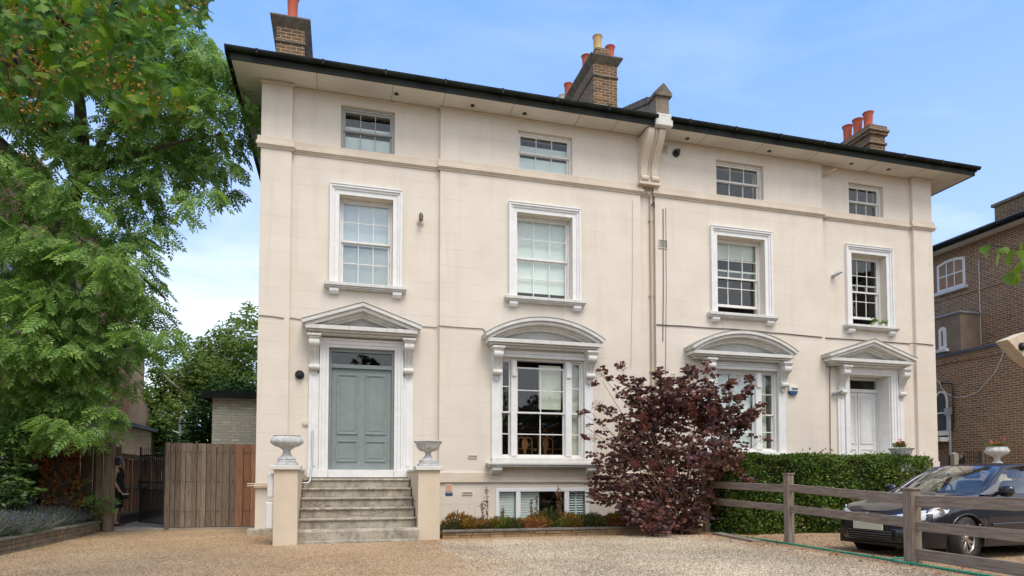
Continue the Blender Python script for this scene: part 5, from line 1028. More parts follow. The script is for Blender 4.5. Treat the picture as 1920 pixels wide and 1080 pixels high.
# ================================================================ left neighbour
t = thing('brick_house', 'tall brown brick house behind the ash tree on the left', 'house', (-11.5, 22, 0))
MB().box(-15, -9, 14, 31.2, -.1, 10.2).build('wall', REDBRICK, t); MB().box(-15, -9.01, 31.2, 33.4, -.1, 7.3).build('wall', SANDBRICK, t)
MB().prism([(33.4, -.1), (36.2, -.1), (36.2, 3.3), (33.4, 5.2)], -14.9, -9.02, 'x').build('wall', SANDBRICK, t); MB().prism([(33.3, 5.25), (36.45, 3.15), (36.45, 3.3), (33.3, 5.4)], -15, -8.85, 'x').build('verge', BLACK, t)
MB().box(-8.995, -8.3, 24, 32, -.1, 3.3).build('porch_wall', SANDBRICK, t); MB().box(-8.995, -8.1, 23.8, 32.2, 3.3, 3.45).build('porch_roof', BLACK, t)
MB().prism([(-15.3, 10.2), (-8.7, 10.2), (-12, 12.6)], 13.7, 31.4, 'y').build('roof', SLATE, t)
MB().box(-12.4, -11.4, 27.8, 29.3, 10.0, 13.6).build('chimney', SANDBRICK, t, bevel=.01)
for (y0, y1, z0, z1) in ((20, 21.1, 5.4, 7.3), (24.5, 25.6, 5.4, 7.3), (20, 21.1, 1.5, 3.6), (17, 18, 5.4, 7.3)):
    m = MB(); m.box(-9, -8.97, y0, y1, z0, z1); w_ = m.build('window', SASHW, t); MB().box(-8.975, -8.965, y0+.08, y1-.08, z0+.08, z1-.08).build('pane', mat('dark_pane', (.02, .02, .022), .08), w_)
# ================================================================ right neighbour (its side wall faces us)
XN = 22.0; XU = 23.2
nb = thing('brick_house', 'brown London-stock brick house with dark slate eaves on the right', 'house', (26, 20, 0))
pa, pb = ax(1755, 679, XN), ax(1885, 636.5, XN); zp = (pa.z+pb.z)/2
MB().box(XN, XN+6, 6, 34, -.1, zp-.02).build('wall', NBBRICK, nb)
MB().box(XN-.06, XN+.3, 6, 34, zp-.019, zp+.09).build('parapet_coping', mat('blue_grey_coping', (.10, .11, .14), .6, var=(.06, .065, .085), scale=2), nb); MB().box(XN-.035, XN-.002, 6, 34, zp-.30, zp-.22).build('brick_course', NBBRICK, nb)
ea = ax(1752, 484, XU); eb = ax(1918, 415, XU); ze = (ea.z+eb.z)/2
MB().box(XU, XU+8, 6, 34, zp-.1, ze).build('upper_wall', NBBRICK, nb); MB().box(XU-.03, XU-.002, 6, 34, at(1840, 530, 20).z*0+ax(1830, 541, XU).z-.10, ax(1830, 541, XU).z).build('brick_course', NBBRICK, nb)
MB().box(XU-.55, XU+.2, 5.7, 34, ze+.001, ze+.05).build('soffit', SOFFIT, nb)
MB().tube([(XU-.60, 5.6, ze+.12), (XU-.60, 34.3, ze+.12)], .085, 10).box(XU-.57, XU-.54, 5.7, 34, ze-.02, ze+.2).build('gutter', BLACK, nb, smooth=50)
MB().prism([(XU-.6, ze+.2), (XU+8.6, ze+.2), (XU+4, ze+2.1)], 5.6, 34.4, 'y').build('roof', SLATE, nb)
c = ax(1905, 400, XU+1.2); ch = MB().box(XU+.6, XU+1.6, c.y-1.2, c.y+.35, ze, ze+1.25).build('chimney', CHIMB, nb, bevel=.01); MB().box(XU+.52, XU+1.68, c.y-1.28, c.y+.43, ze+1.25, ze+1.36).build('cap', CAPST, ch, bevel=.01)
def nwin(pts, X, cols, rows, paneM, arch=0, label=None, fw=.09, sillz=True, name='window'):
    a = ax(*pts[0], X); b = ax(*pts[1], X); y1, y0 = a.y, b.y; z1, z0 = ax(*pts[0], X).z, ax(*pts[2], X).z   # left edge is the far one
    n = 10; top = [(y0+(y1-y0)*i/n, z1-arch+arch*(math.sqrt(max(0, 1-(2*i/n-1)**2)) if arch > .25 else 1-(2*i/n-1)**2) if arch else z1) for i in range(n+1)]
    outer = [(y0, z0)]+top+[(y1, z0)]; outer = outer if arch else [(y0, z0), (y0, z1), (y1, z1), (y1, z0)]
    w_ = MB().prism(outer[::-1], X-.025, X-.002, 'x').build(name, SASHW, nb)
    inner = [(y0+fw+(p[0]-y0)*(1-2*fw/(y1-y0)), z0+fw+(p[1]-z0)*(1-2*fw/(z1-z0))) for p in outer]; MB().prism(inner[::-1], X-.030, X-.026, 'x').build('pane', paneM, w_)
    m = MB(); iy0, iy1, iz0, iz1 = y0+fw, y1-fw, z0+fw, z1-fw-arch*.3
    for i in range(1, cols): yy = iy0+(iy1-iy0)*i/cols; m.box(X-.045, X-.031, yy-.02, yy+.02, iz0, iz1+arch*.3)
    for j in range(1, rows): zz = iz0+(iz1-iz0)*j/rows; m.box(X-.050, X-.0305, iy0, iy1, zz-.025, zz+.025)
    if cols+rows > 2: m.build('glazing_bar', SASHW, w_)
    if sillz: MB().box(X-.14, X-.001, y0-.1, y1+.1, z0-.12, z0-.002).build('sill', STONEW, w_, bevel=.01)
    if label: w_['label'] = label
    return w_
OCH = mat('ochre_pane', (.36, .18, .045), .3, var=(.22, .12, .04), scale=2); GRP = mat('grey_pane', (.06, .07, .075), .12)
nwin([(1757, 495), (1809.5, 487), (1757, 551)], XU, 3, 2, OCH, .10, 'white sash window with ochre blind below the eaves', fw=.10)
nwin([(1753, 735), (1777, 731), (1753, 812)], XN, 1, 2, GRP, .32, 'arched window with grey panes', fw=.07)
a = ax(1754, 592, XU-1.0); b = ax(1800, 586, XU-1.0); MB().box(XU-1.0, XU+.2, b.y, b.y+4, zp-.4, b.z).build('rendered_bay', mat('brown_render', (.25, .19, .13), .9, var=(.19, .14, .10), scale=2), nb); MB().box(XU-1.05, XU+.2, b.y-.05, b.y+4.05, b.z+.001, b.z+.07).build('lead_roof', LEAD, nb)
X2 = XU-1.0; w_ = nwin([(1760, 615), (1774, 612), (1760, 657)], X2, 1, 1, GRP, .10, 'small white window with tilted pane', fw=.13)
c = ax(1783, 770, XN); MB().tube([(XN-.08, c.y, -.1), (XN-.08, c.y, ax(1783, 765, XN).z)], .055, 10).box(XN-.2, XN-.001, c.y-.11, c.y+.11, ax(1783, 778, XN).z, ax(1783, 768, XN).z+.05).build('downpipe', METALG, nb, smooth=50)
cc = [ax(x_, y_, XN) for x_, y_ in ((1766, 719), (1786, 719), (1789, 730), (1790, 800), (1785, 808))]; MB().tube([(XN-.05, v.y, v.z) for v in cc], .03, 8).build('pipe', METALB, nb, smooth=50)
cc = [ax(x_, y_, XU) for x_, y_ in ((1836, 486), (1838, 560), (1841, 646))]; MB().tube([(XU-.03, v.y, v.z) for v in cc], .012, 6).build('cable', PLASTICW, nb)
cc = [ax(x_, y_, XN) for x_, y_ in ((1752, 710), (1763, 716), (1766, 726), (1776, 738), (1792, 745), (1812, 744), (1835, 735), (1866, 700), (1880, 670), (1889, 642))]; MB().tube([(XN-.04-.0*i, v.y, v.z) for i, v in enumerate(cc)], .012, 6).build('cable', PLASTICW, nb, smooth=60)
c = ax(1826, 613, XU); MB().tube([(XU-.01, c.y, c.z), (XU-.12, c.y, c.z), (XU-.22, c.y+.3, c.z+.05)], .06, 10).build('security_camera', PLASTICW, nb, smooth=50)
c = ax(1770, 826, XN); MB().box(XN-.5, XN-.002, c.y-.3, c.y+1.6, c.z-.06, c.z+.10).build('window_canopy', PLASTICW, nb, bevel=.01); MB().box(XN-.62, XN-.45, c.y+.3, c.y+1.65, c.z+.02, c.z+.10).build('canopy_edge', METALB, nb)
c = ax(1766, 832, XN-.3); MB().lathe([(.10, 0), (.14, .08), (.12, .26)], (XN-.4, c.y+.4, c.z-.22), 12).build('globe_lamp', PLASTICW, nb, smooth=60)
# cream lamp head with a dark dome, reaching in at the right edge from its own post
YL = 9.0; CREAMH = mat('cream_housing', (.62, .50, .36), .7, var=(.52, .42, .30), scale=8); q = [at(x_, y_, YL) for x_, y_ in ((1887, 637), (1921, 623), (1965, 612), (1985, 650), (1960, 700), (1922, 673), (1904, 655))]
c = thing('lamp_head', 'cream angled lamp head with dark dome at the right edge', 'lamp', (q[3].x, YL, -.1))
MB().prism([(v.x, v.z) for v in q], YL-.02, YL+.22, 'y').build('housing', CREAMH, c, bevel=.01)
d_ = at(1915, 650, YL-.02); MB().disc_y((d_.x, d_.z), .075, YL-.05, YL-.021, 24).build('dome_ring', METALB, c, smooth=40); MB().ball((d_.x, YL-.05, d_.z-.01), .062, 16).build('dome', METALB, c, smooth=80)
MB().tube([(q[3].x, YL+.1, -.1), (q[3].x, YL+.1, q[3].z)], .06, 12).build('post', METALG, c, smooth=60)
# boundary between the houses
def flatpx(name, label, cat, px0, px1, ytop, Y, mt, th=.05, z0=-.1, part='panel'):
    a, b = at(px0, ytop, Y), at(px1, ytop, Y); t = thing(name, label, cat, ((a.x+b.x)/2, Y, 0)); return t, a.x, b.x, a.z
t, x0, x1, z1 = flatpx('board_fence', 'dark brown horizontal fence panel between the two houses on the right', 'fence', 1757, 1782, 853, 17.4, None)
m = MB(); z = 0
while z < z1: m.box(x0-.2, x1, 17.4, 17.43, z, min(z+.14, z1)); z += .15
m.build('boards', mat('dark_fence', (.05, .035, .028), .9), t); MB().box(x1, x1+.02, 17.38, 17.5, 0, z1).build('post', FW_, t)
t, x0, x1, z1 = flatpx('gate_post', 'pale stone gate post beside the dark fence panel', 'post', 1784, 1792, 851, 17.3, None)
MB().box(x0, x1, 17.2, 17.35, -.1, z1).add([(x0, 17.2, z1), (x1, 17.2, z1), (x1, 17.35, z1), (x0, 17.35, z1), ((x0+x1)/2, 17.275, z1+.06)], [(0,1,4),(1,2,4),(2,3,4),(3,0,4)]).build('shaft', mat('post_stone', (.38, .37, .32), .9, var=(.26, .26, .2), scale=5), t)
t, x0, x1, z1 = flatpx('slatted_gate', 'grey slatted gate with a black dog-silhouette letterbox sign', 'gate', 1794, 1806, 849, 17.3, None)
m = MB(); n = 6
for i in range(n): u = x0+(x1-x0)*i/n; m.box(u+.01, u+(x1-x0)/n-.01, 17.25, 17.28, .05, z1-.0-(.06 if i < 3 else 0))
m.build('slats', FW_, t); z_ = z1-.20; xm_ = (x0+x1)/2
s_ = MB().box(x0-.0, x1-.02, 17.20, 17.24, z_-.16, z_-.06).build('sign', METALB, t)
MB().prism([(xm_-.10, z_-.055), (xm_+.09, z_-.055), (xm_+.10, z_+.05), (xm_+.115, z_+.10), (xm_+.07, z_+.11), (xm_+.05, z_+.04), (xm_-.03, z_+.02), (xm_-.08, z_-.01)], 17.21, 17.23, 'y').build('dog_silhouette', METALB, s_)
t, x0, x1, z1 = flatpx('trellis_gate', 'rusty dark trellis gate between wooden posts on the right', 'gate', 1809, 1838, 846, 17.2, None)
m = MB(); n = 7
for i in range(n+1): u = x0+(x1-x0)*i/n; m.tube([(u, 17.2, 0), (u, 17.2, z1)], .013, 5)
for j in range(14): zz = .15+j*(z1-.2)/13; m.tube([(x0, 17.2, zz), (x1, 17.2, zz)], .010, 5)
m.build('bars', mat('rusty_iron', (.04, .025, .02), .8), t); MB().box(x1+.02, x1+.16, 17.15, 17.28, -.1, z1+.05).box(x1+.20, x1+.28, 17.15, 17.28, -.1, z1-.0).build('post', FW_, t)
MB().box(16.999, 17.15, 14.98, 15.2, .3, 1.72).build('meter_box', PLASTICW, HR, bevel=.01)
# ================================================================ urns with and without flowers
URNM = mat('urn_plaster', (.60, .60, .58), .85, var=(.44, .44, .42), scale=9, bump=.02, bscale=22, stain=((.22, .21, .20), (12, 12, 12), .55, .72))
def urn(kind, loc, label):
    t = thing('garden_urn', label, 'urn', loc, 'carved white urns on the step piers'); x, y, z = loc
    MB().box(x-.20, x+.20, y-.19, y+.19, z, z+.05).box(x-.165, x+.165, y-.16, y+.16, z+.05, z+(.09 if kind == 'oval' else .13)).build('plinth', URNM, t, bevel=.012)
    if kind == 'oval':
        MB().lathe([(.155, .09), (.165, .12), (.12, .16), (.085, .19), (.065, .25), (.075, .29), (.13, .325), (.14, .335)], (x, y, z), 28, sy=.85).build('stem', URNM, t, smooth=50)
        MB().lathe([(.10, .325), (.22, .36), (.285, .42), (.29, .46), (.25, .53), (.235, .545), (.25, .555), (.24, .56), (.21, .55), (.19, .47)], (x, y, z), 56, flute=.035, nf=12, sy=.85, fz=(.37, .52)).build('bowl', URNM, t, smooth=60)
    else:
        MB().lathe([(.15, .13), (.10, .17), (.06, .22), (.055, .27), (.09, .30)], (x, y, z), 28).build('stem', URNM, t, smooth=50)
        MB().lathe([(.08, .295), (.17, .32), (.22, .38), (.225, .43), (.27, .49), (.28, .505), (.265, .515), (.22, .50), (.17, .40)], (x, y, z), 64, flute=.06, nf=16, fz=(.32, .51)).build('bowl', URNM, t, smooth=60)
    return t
urn('oval', (-.985, 12.64, 1.476), 'bulbous carved white urn on the left pier of the grey-green door steps'); urn('tazza', (1.71, 12.99, 1.476), 'fluted open white urn on the right pier of the grey-green door steps')
urn('tazza', (13.65, 12.99, 1.476), 'white carved urn behind the hedge, holding red geraniums'); urn('oval', (16.34, 12.64, 1.476), 'oval white urn above the car roof, holding pink geraniums')
def gera(x, y, z, cols, heads, label, seed, lw=.2):
    t = thing('geranium', label, 'plant', (x, y, z)); rg = np.random.default_rng(seed); n = 150; P = np.stack([x+rg.normal(0, lw*.5, n), y+rg.normal(0, .08, n), z+rg.uniform(0, .14, n)], 1)
    V, F = scatter(*OVAL, P, frames(rg.normal(size=(n, 3))+[0, -.4, .5], rng=rg), rg.uniform(.04, .07, n)); fastmesh('leaves', V, F, leafmat('geranium_leaves', [(.07, .13, .025), (.12, .18, .03), (.20, .18, .05)]), t)
    Q = []
    for (dx, dz) in heads: Q += [[x+dx+rg.normal(0, .028), y-.06+rg.normal(0, .028), z+dz+rg.normal(0, .022)] for _ in range(26)]
    Q = np.array(Q); V, F = scatter([(0,0,0),(.5,.45,0),(1,0,0),(.5,-.45,0)], [(0,1,2,3)], Q, frames(rg.normal(size=Q.shape), rng=rg), .032); fastmesh('flowers', V, F, leafmat('petals_%d' % seed, cols, .3), t)
gera(13.60, 12.99, 1.98, [(.65, .02, .05), (.75, .05, .08)], [(-.02, .20), (.05, .15), (-.06, .12), (.08, .10)], 'red geraniums growing in the urn behind the hedge', 1, .15)
gera(16.34, 12.64, 2.02, [(.75, .10, .12), (.80, .22, .20), (.62, .25, .18)], [(-.22, .13), (.0, .10), (.14, .24), (.10, .08), (-.10, .09), (.06, .12)], 'pink geraniums growing in the oval urn above the car', 2, .3)
for i, (px_, l_) in enumerate([(1641, 'white pot with leafy green plant on the narrow raised window sill'), (1655, 'smaller white pot at the right end of the raised window sill')]):
    c = at(px_, 607, 15.02); t = thing('potted_plant', l_, 'potted plant', (c.x, 15.02, 5.63)); MB().lathe([(.06-.015*i, 0), (.085-.02*i, .12-.03*i), (.075-.02*i, .11-.03*i)], (c.x, 15.02, 5.632), 16).build('pot', PLASTICW, t, smooth=40)
    rg = np.random.default_rng(i+5); n = 70-35*i; P = np.stack([c.x+rg.normal(-.02, .06, n), 15.0+rg.normal(0, .04, n), 5.72+rg.uniform(0, .14-.07*i, n)], 1); V, F = scatter(*OVAL, P, frames(rg.normal(size=(n, 3)), rng=rg), rg.uniform(.04, .07, n)); fastmesh('leaves', V, F, leafmat('pot_leaves', [(.10, .22, .03), (.18, .30, .04)]), t)
# ================================================================ seen through the bay window
CHW = mat('chair_wood', (.55, .24, .07), .5, var=(.42, .17, .05), scale=6)
def chair(px_, label, proto=None):
    c = at(px_, 838, 16.0)
    if proto: o = copy_tree(proto, (c.x, 16.0, 1.3), label); return o
    t = thing('dining_chair', label, 'chair', (c.x, 16.0, 1.3), 'dining chairs inside the bay window'); x = c.x; zb = 1.3; zt = 2.29
    MB().tube([(x-.19, 16.0, zb+.45), (x-.20, 16.0, zt-.12), (x-.17, 16.0, zt-.02), (x-.08, 16.0, zt), (x, 16.0, zt-.02), (x+.08, 16.0, zt), (x+.17, 16.0, zt-.02), (x+.20, 16.0, zt-.12), (x+.19, 16.0, zb+.45)], .02, 8).build('back_frame', CHW, t, smooth=60)
    MB().prism([(x-.05, zb+.45), (x+.05, zb+.45), (x+.03, zb+.62), (x+.09, zb+.82), (x+.05, zt-.03), (x-.05, zt-.03), (x-.09, zb+.82), (x-.03, zb+.62)], 15.995, 16.01, 'y').build('splat', CHW, t)
    MB().box(x-.22, x+.22, 16.03, 16.45, zb+.42, zb+.46).build('seat', CHW, t, bevel=.01)
    for s in (-1, 1):
        for yy in (16.0, 16.43): MB().tube([(x+s*.19, yy, zb), (x+s*.19, yy, zb+.43)], .018, 6).build('leg', CHW, t)
    return t
c0 = chair(984, 'left orange-wood dining chair seen through the bay window'); chair(1023, 'right orange-wood dining chair behind the bay window, below the sunflowers', c0)
c = at(1022, 815, 16.6); t = thing('dining_table', 'dark dining table inside behind the bay window chairs', 'table', (c.x-.3, 16.8, 1.3)); MB().box(c.x-1.0, c.x+.6, 16.5, 17.3, 2.0, 2.04).build('tabletop', CHW, t, bevel=.005)
for dx in (-.95, .55):
    for yy in (16.55, 17.25): MB().tube([(c.x+dx, yy, 1.3), (c.x+dx, yy, 2.0)], .03, 6).build('leg', CHW, t)
t = thing('sunflower_bouquet', 'orange sunflowers in a vase inside the bay window', 'flowers', (c.x, 16.7, 2.04)); MB().lathe([(.05, 0), (.08, .08), (.05, .2), (.06, .24)], (c.x, 16.7, 2.041), 16).build('vase', DARKIN, t, smooth=50)
for dx, dz in ((-.10, .42), (.05, .30), (.24, .38), (.0, .44), (-.16, .30), (.10, .42)):
    MB().tube([(c.x, 16.7, 2.2), (c.x+dx, 16.68, 2.04+dz)], .006, 5).build('stem', IVYL, t); V, F = scatter([(.02,0,0),(.06,.016,0),(.09,0,0),(.06,-.016,0)], [(0,1,2,3)], np.tile([c.x+dx, 16.66, 2.04+dz], (22, 1)), frames(np.stack([np.cos(np.linspace(0, 6.28, 22)), np.full(22, -.15), np.sin(np.linspace(0, 6.28, 22))], 1), np.zeros(22)), 1.0); fastmesh('petals', V, F, mat('sunflower_petal', (.85, .33, .02), .7), t)
# ================================================================ rail fence, hose, plank
t = thing('rail_fence', 'weathered grey post-and-rail fence in front of the hedge and car', 'fence', (8.05, 9.5, -.05))
PW = mat('rail_wood', (.33, .265, .205), .9, scale=4, bump=.005, bscale=30, var=(.18, .135, .10), stretch=(8, .7, 8), stain=((.34, .28, .22), (26, 2.2, 26), .55, .75))
PWV = mat('post_wood', (.32, .255, .20), .9, scale=4, bump=.005, bscale=30, var=(.18, .135, .10), stretch=(8, 8, .7), stain=((.34, .28, .22), (26, 26, 2.2), .55, .75))
posts = [(8.15, 13.1, .12, 1.14), (8.15, 10.28, .135, 1.33), (7.98, 7.44, .165, 1.10), (7.9, 4.7, .15, 1.2)]
for x, y, w_, zt in posts:
    p = MB().box(x-w_/2, x+w_/2, y-w_/2, y+w_/2, -.3, zt-.03).build('post', PWV, t, bevel=.012); MB().box(x-w_*.62, x+w_*.62, y-w_*.62, y+w_*.62, zt-.028, zt).build('post_cap', PWV, p, bevel=.008)
def rail(p0, p1, za, zb, th=.045, jx=0):
    (x0, y0), (x1, y1) = p0, p1; V = []
    n = 6; m = MB(); rn = random.Random(int(za[0]*100)); pr = None
    for i in range(n+1):
        s = i/n; x = x0+(x1-x0)*s+jx; y = y0+(y1-y0)*s; b_ = za[0]+(zb[0]-za[0])*s+rn.uniform(-.004, .004); tp_ = za[1]+(zb[1]-za[1])*s+rn.uniform(-.004, .004); V += [(x-th/2, y, b_), (x+th/2, y, b_), (x+th/2, y, tp_), (x-th/2, y, tp_)]
    F = [(0,1,2,3), (4*n+3, 4*n+2, 4*n+1, 4*n)]+[(4*i+k, 4*(i+1)+k, 4*(i+1)+(k+1)%4, 4*i+(k+1)%4) for i in range(n) for k in range(4)]
    m.add(V, F).build('rail', PW, t, bevel=.006)
P_ = [(p[0], p[1]) for p in posts]
def between(i, off=.0): a, b = posts[i], posts[i+1]; return (a[0], a[1]-a[2]/2-.001), (b[0], b[1]+b[2]/2+.001)
rail(*between(0), (1.01, 1.16), (.97, 1.115)); rail(*between(0), (.64, .78), (.60, .735)); rail(*between(1), (.98, 1.125), (.86, 1.005)); rail(*between(1), (.59, .73), (.52, .67))
rail(*between(2), (.83, .99), (.86, 1.02)); rail(*between(2), (.485, .62), (.46, .62)); rail(*between(2), (.075, .236), (.05, .205))
pts = []
for x_, y_ in ((1326, 992), (1338, 996), (1355, 1000), (1385, 1007), (1420, 1012), (1480, 1021), (1560, 1034), (1640, 1047), (1690, 1056), (1740, 1064), (1830, 1079), (1920, 1093), (2100, 1120)): v = gr(x_, y_, .0); pts.append((v.x, v.y, float(gz(v.x, v.y))+.02))
GH = mat('green_hose', (.005, .30, .17), .3); t = thing('garden_hose', 'bright green garden hose lying along the foot of the rail fence', 'hose', (8, 9, 0))
def smoothpath(pts, k=4):
    P = [Vector(p) for p in pts]; O = []
    for i in range(len(P)-1):
        p0, p1, p2, p3 = P[max(i-1, 0)], P[i], P[i+1], P[min(i+2, len(P)-1)]
        for j in range(k): s = j/k; O.append(.5*((2*p1)+(p2-p0)*s+(2*p0-5*p1+4*p2-p3)*s*s+(3*p1-p0-3*p2+p3)*s**3))
    return O+[P[-1]]
MB().tube(smoothpath(pts), .017, 10).build('tube', GH, t, smooth=60)
pts2 = [gr(x_, y_, .0) for x_, y_ in ((1725, 1057), (1712, 1051), (1690, 1050), (1672, 1052), (1680, 1056), (1700, 1060))]; MB().tube(smoothpath([(v.x, v.y, .03) for v in pts2]), .014, 8).build('loop', GH, t, smooth=60)
pts2 = [gr(x_, y_, .0) for x_, y_ in ((1326, 992), (1334, 986), (1350, 991), (1368, 998))]; MB().tube(smoothpath([(v.x, v.y, .04) for v in pts2]), .014, 8).build('loop', GH, t, smooth=60)
a, b = gr(1344, 1002), gr(1418, 1017); t = thing('plank', 'short weathered plank lying on the gravel beside the hose', 'plank', (a.x, a.y, 0)); d = (b-a); nn = Vector((-d.y, d.x, 0)).normalized()*.10; z_ = Vector((0, 0, .045)); q = [a+nn, a-nn, b-nn, b+nn]; MB().add([v+Vector((0, 0, .0)) for v in q]+[v+z_ for v in q], [(0,1,2,3),(7,6,5,4),(0,4,5,1),(1,5,6,2),(2,6,7,3),(3,7,4,0)]).build('board', PW, t, bevel=.006)
# ================================================================ person in the gateway
def skin_mesh(name, J, edges, mt, parent, sub=2):
    me = bpy.data.meshes.new(name); off = Vector(root(parent).get('_off', (0, 0, 0))); me.from_pydata([tuple(Vector(j[0])-off) for j in J], edges, []); me.materials.append(mt)
    o = bpy.data.objects.new(name, me); COL.objects.link(o); o.parent = parent
    s = o.modifiers.new('skin', 'SKIN'); s.use_smooth_shade = True; u = o.modifiers.new('sub', 'SUBSURF'); u.levels = u.render_levels = sub
    if not me.skin_vertices: bpy.context.view_layer.update()
    sv = me.skin_vertices[0].data if me.skin_vertices else None
    if sv:
        for i, j in enumerate(J): r = j[1]; sv[i].radius = r if isinstance(r, tuple) else (r, r); sv[i].use_root = (i == 0)
    return o
SKINM = mat('skin', (.62, .33, .23), .6); DRESS = mat('black_dress', (.012, .012, .014), .85); HAIR = mat('grey_hair', (.25, .22, .19), .8, var=(.14, .12, .10), scale=40)
c = gr(223, 986, .06); px0, py0, g = c.x-.06, c.y, .065
per = thing('person', 'person in a sleeveless black dress half hidden behind the gate post', 'person', (px0, py0, g))
V_ = lambda x, y, z: (px0+x, py0+y, g+z)
# pelvis first; the figure faces right and a little towards the camera, leaning slightly forward
J = [(V_(0,0,.92), (.13,.13)), (V_(0,0,1.08), (.105,.115)), (V_(.0,0,1.24), (.125,.14)), (V_(0,0,1.36), (.11,.15)), (V_(.01,0,1.45), .055), (V_(.03,0,1.54), .085), (V_(.035,0,1.62), .085),
     (V_(.0,-.17,1.36), .06), (V_(-.02,-.21,1.10), .043), (V_(.10,-.20,.88), .034), (V_(.14,-.19,.82), .03),
     (V_(.0,.17,1.36), .06), (V_(-.02,.21,1.10), .043), (V_(.06,.20,.86), .034), (V_(.08,.19,.80), .03),
     (V_(.0,-.09,.80), .095), (V_(.03,-.08,.48), .062), (V_(-.02,-.08,.30), .060), (V_(-.01,-.08,.09), .036), (V_(.06,-.08,.035), .034), (V_(.15,-.08,.025), .024),
     (V_(.0,.09,.80), .095), (V_(-.04,.09,.48), .062), (V_(-.12,.09,.30), .060), (V_(-.15,.09,.09), .036), (V_(-.08,.09,.035), .034), (V_(.01,.09,.025), .024)]
E_ = [(0,1),(1,2),(2,3),(3,4),(4,5),(5,6),(3,7),(7,8),(8,9),(9,10),(3,11),(11,12),(12,13),(13,14),(0,15),(15,16),(16,17),(17,18),(18,19),(19,20),(0,21),(21,22),(22,23),(23,24),(24,25),(25,26)]
skin_mesh('body', J, E_, SKINM, per)
def ringloft(rings, n=24):                   # rings: (cx, cy, z, rx, ry)
    m = MB(); V = [(V_(cx+rx*math.cos(2*math.pi*k/n), cy+ry*math.sin(2*math.pi*k/n), z)) for cx, cy, z, rx, ry in rings for k in range(n)]
    F = [(i*n+k, i*n+(k+1)%n, (i+1)*n+(k+1)%n, (i+1)*n+k) for i in range(len(rings)-1) for k in range(n)]; return m.add(V, F)
ringloft([(0,0,.44,.135,.17),(0,0,.60,.15,.185),(0,0,.80,.165,.20),(0,0,.95,.165,.19),(0,0,1.08,.135,.15),(0,0,1.22,.155,.17),(.0,0,1.33,.14,.175),(0,0,1.41,.11,.13),(0,0,1.44,.08,.09)]).build('dress', DRESS, per, smooth=80)
MB().ball(V_(.02, 0, 1.60), .112, 16, 1.08).ball(V_(-.05, 0, 1.56), .085, 14, 1.1).build('hair', HAIR, per, smooth=80)
MB().ball(V_(.13, 0, 1.575), .016, 10, 1.5).build('nose', SKINM, per, smooth=80)
for s in (-1, 1): MB().ball(V_(.112, s*.033, 1.605), .012, 10).build('eye', DARKIN, per, smooth=80)
for yy in (-.19, .19):                       # hands: palm, four fingers, thumb
    hx, hz = (.165, .79) if yy < 0 else (.09, .76); Jh = [(V_(hx-.02, yy, hz+.03), .026), (V_(hx+.02, yy, hz-.015), .03)]; Eh = [(0, 1)]
    for k in range(4): i0 = len(Jh); o_ = (k-1.5)*.018; L_ = (.030, .035, .032, .025)[k]; Jh += [(V_(hx+.045, yy+o_, hz-.035), .0095), (V_(hx+.045+L_, yy+o_, hz-.055), .0085), (V_(hx+.04+L_, yy+o_, hz-.055-L_*.8), .007)]; Eh += [(1, i0), (i0, i0+1), (i0+1, i0+2)]
    i0 = len(Jh); sg = 1 if yy < 0 else -1; Jh += [(V_(hx+.01, yy+sg*.035, hz+.0), .011), (V_(hx+.045, yy+sg*.04, hz-.005), .009)]; Eh += [(1, i0), (i0, i0+1)]
    skin_mesh('hand', Jh, Eh, SKINM, per, 1)
for dy, dx in ((-.08, .0), (.09, -.15)): MB().lathe([(.05, 0), (.055, .02), (.045, .05), (.03, .065)], V_(dx+.07, dy, -.005), 16, sx=2.3, sy=.8).build('shoe', mat('shoe_leather', (.05, .012, .01), .4), per, smooth=60)
t = thing('purse', 'small black purse with white top held by the person at the gate', 'purse', V_(.22, -.19, .70)); MB().box(px0+.17, px0+.33, py0-.23, py0-.17, g+.66, g+.76).build('pouch', METALB, t, bevel=.02); MB().box(px0+.20, px0+.32, py0-.225, py0-.175, g+.761, g+.79).build('flap', PLASTICW, t, bevel=.01)
# ================================================================ car
PAINT = mat('dark_car_paint', (.006, .006, .012), .3, coat=.75, spec=.35, bump=0, var=(.008, .009, .015), scale=3)
PLAST = mat('black_trim', (.012, .012, .013), .55); CHROME = mat('chrome', (.75, .76, .78), .15, metal=1); RUBBER = mat('tyre_rubber', (.018, .018, .018), .85, var=(.04, .036, .03), scale=6)
ALLOY = mat('alloy', (.50, .46, .42), .32, metal=.9, var=(.36, .32, .28), scale=6); LENS = glass('lens', (.95, .96, .97), 1.5); CGLASS = glass('car_glass', (.84, .92, .90), 2.6)
LAMPIN = mat('lamp_reflector', (.80, .81, .80), .35, metal=.1, var=(.50, .50, .50), scale=12); SEATM = mat('car_seat', (.30, .30, .31), .9, var=(.20, .20, .21), scale=8); DASH = mat('dashboard', (.20, .20, .21), .7)
car = thing('parked_car', 'black hatchback parked on the gravel behind the rail fence', 'car', (9.50, 8.86, -.07), rz=R(184.2)); CS = 1.1; car.scale = (CS, CS, CS)
XC, LA, WW = -1.225, 2.125, .875
def lerpt(T, x):
    if x <= T[0][0]: return T[0][1]
    for (a, u), (b, v) in zip(T[:-1], T[1:]):
        if x <= b: s = (x-a)/(b-a); s = s*s*(3-2*s) if False else s; return u+(v-u)*s
    return T[-1][1]
ZT = [(-3.35, .98), (-2.5, .98), (-1.5, .965), (-.6, .94), (-.3, .915), (.1, .865), (.5, .79), (.75, .725), (.9, .67)]
FX = [(0, .970), (.12, .985), (.3, 1.0), (.5, .997), (.75, .983), (.9, .97), (1, .945)]; FY_ = [(0, .945), (.12, .965), (.3, .985), (.55, 1.0), (.8, .985), (.92, .955), (1, .915)]
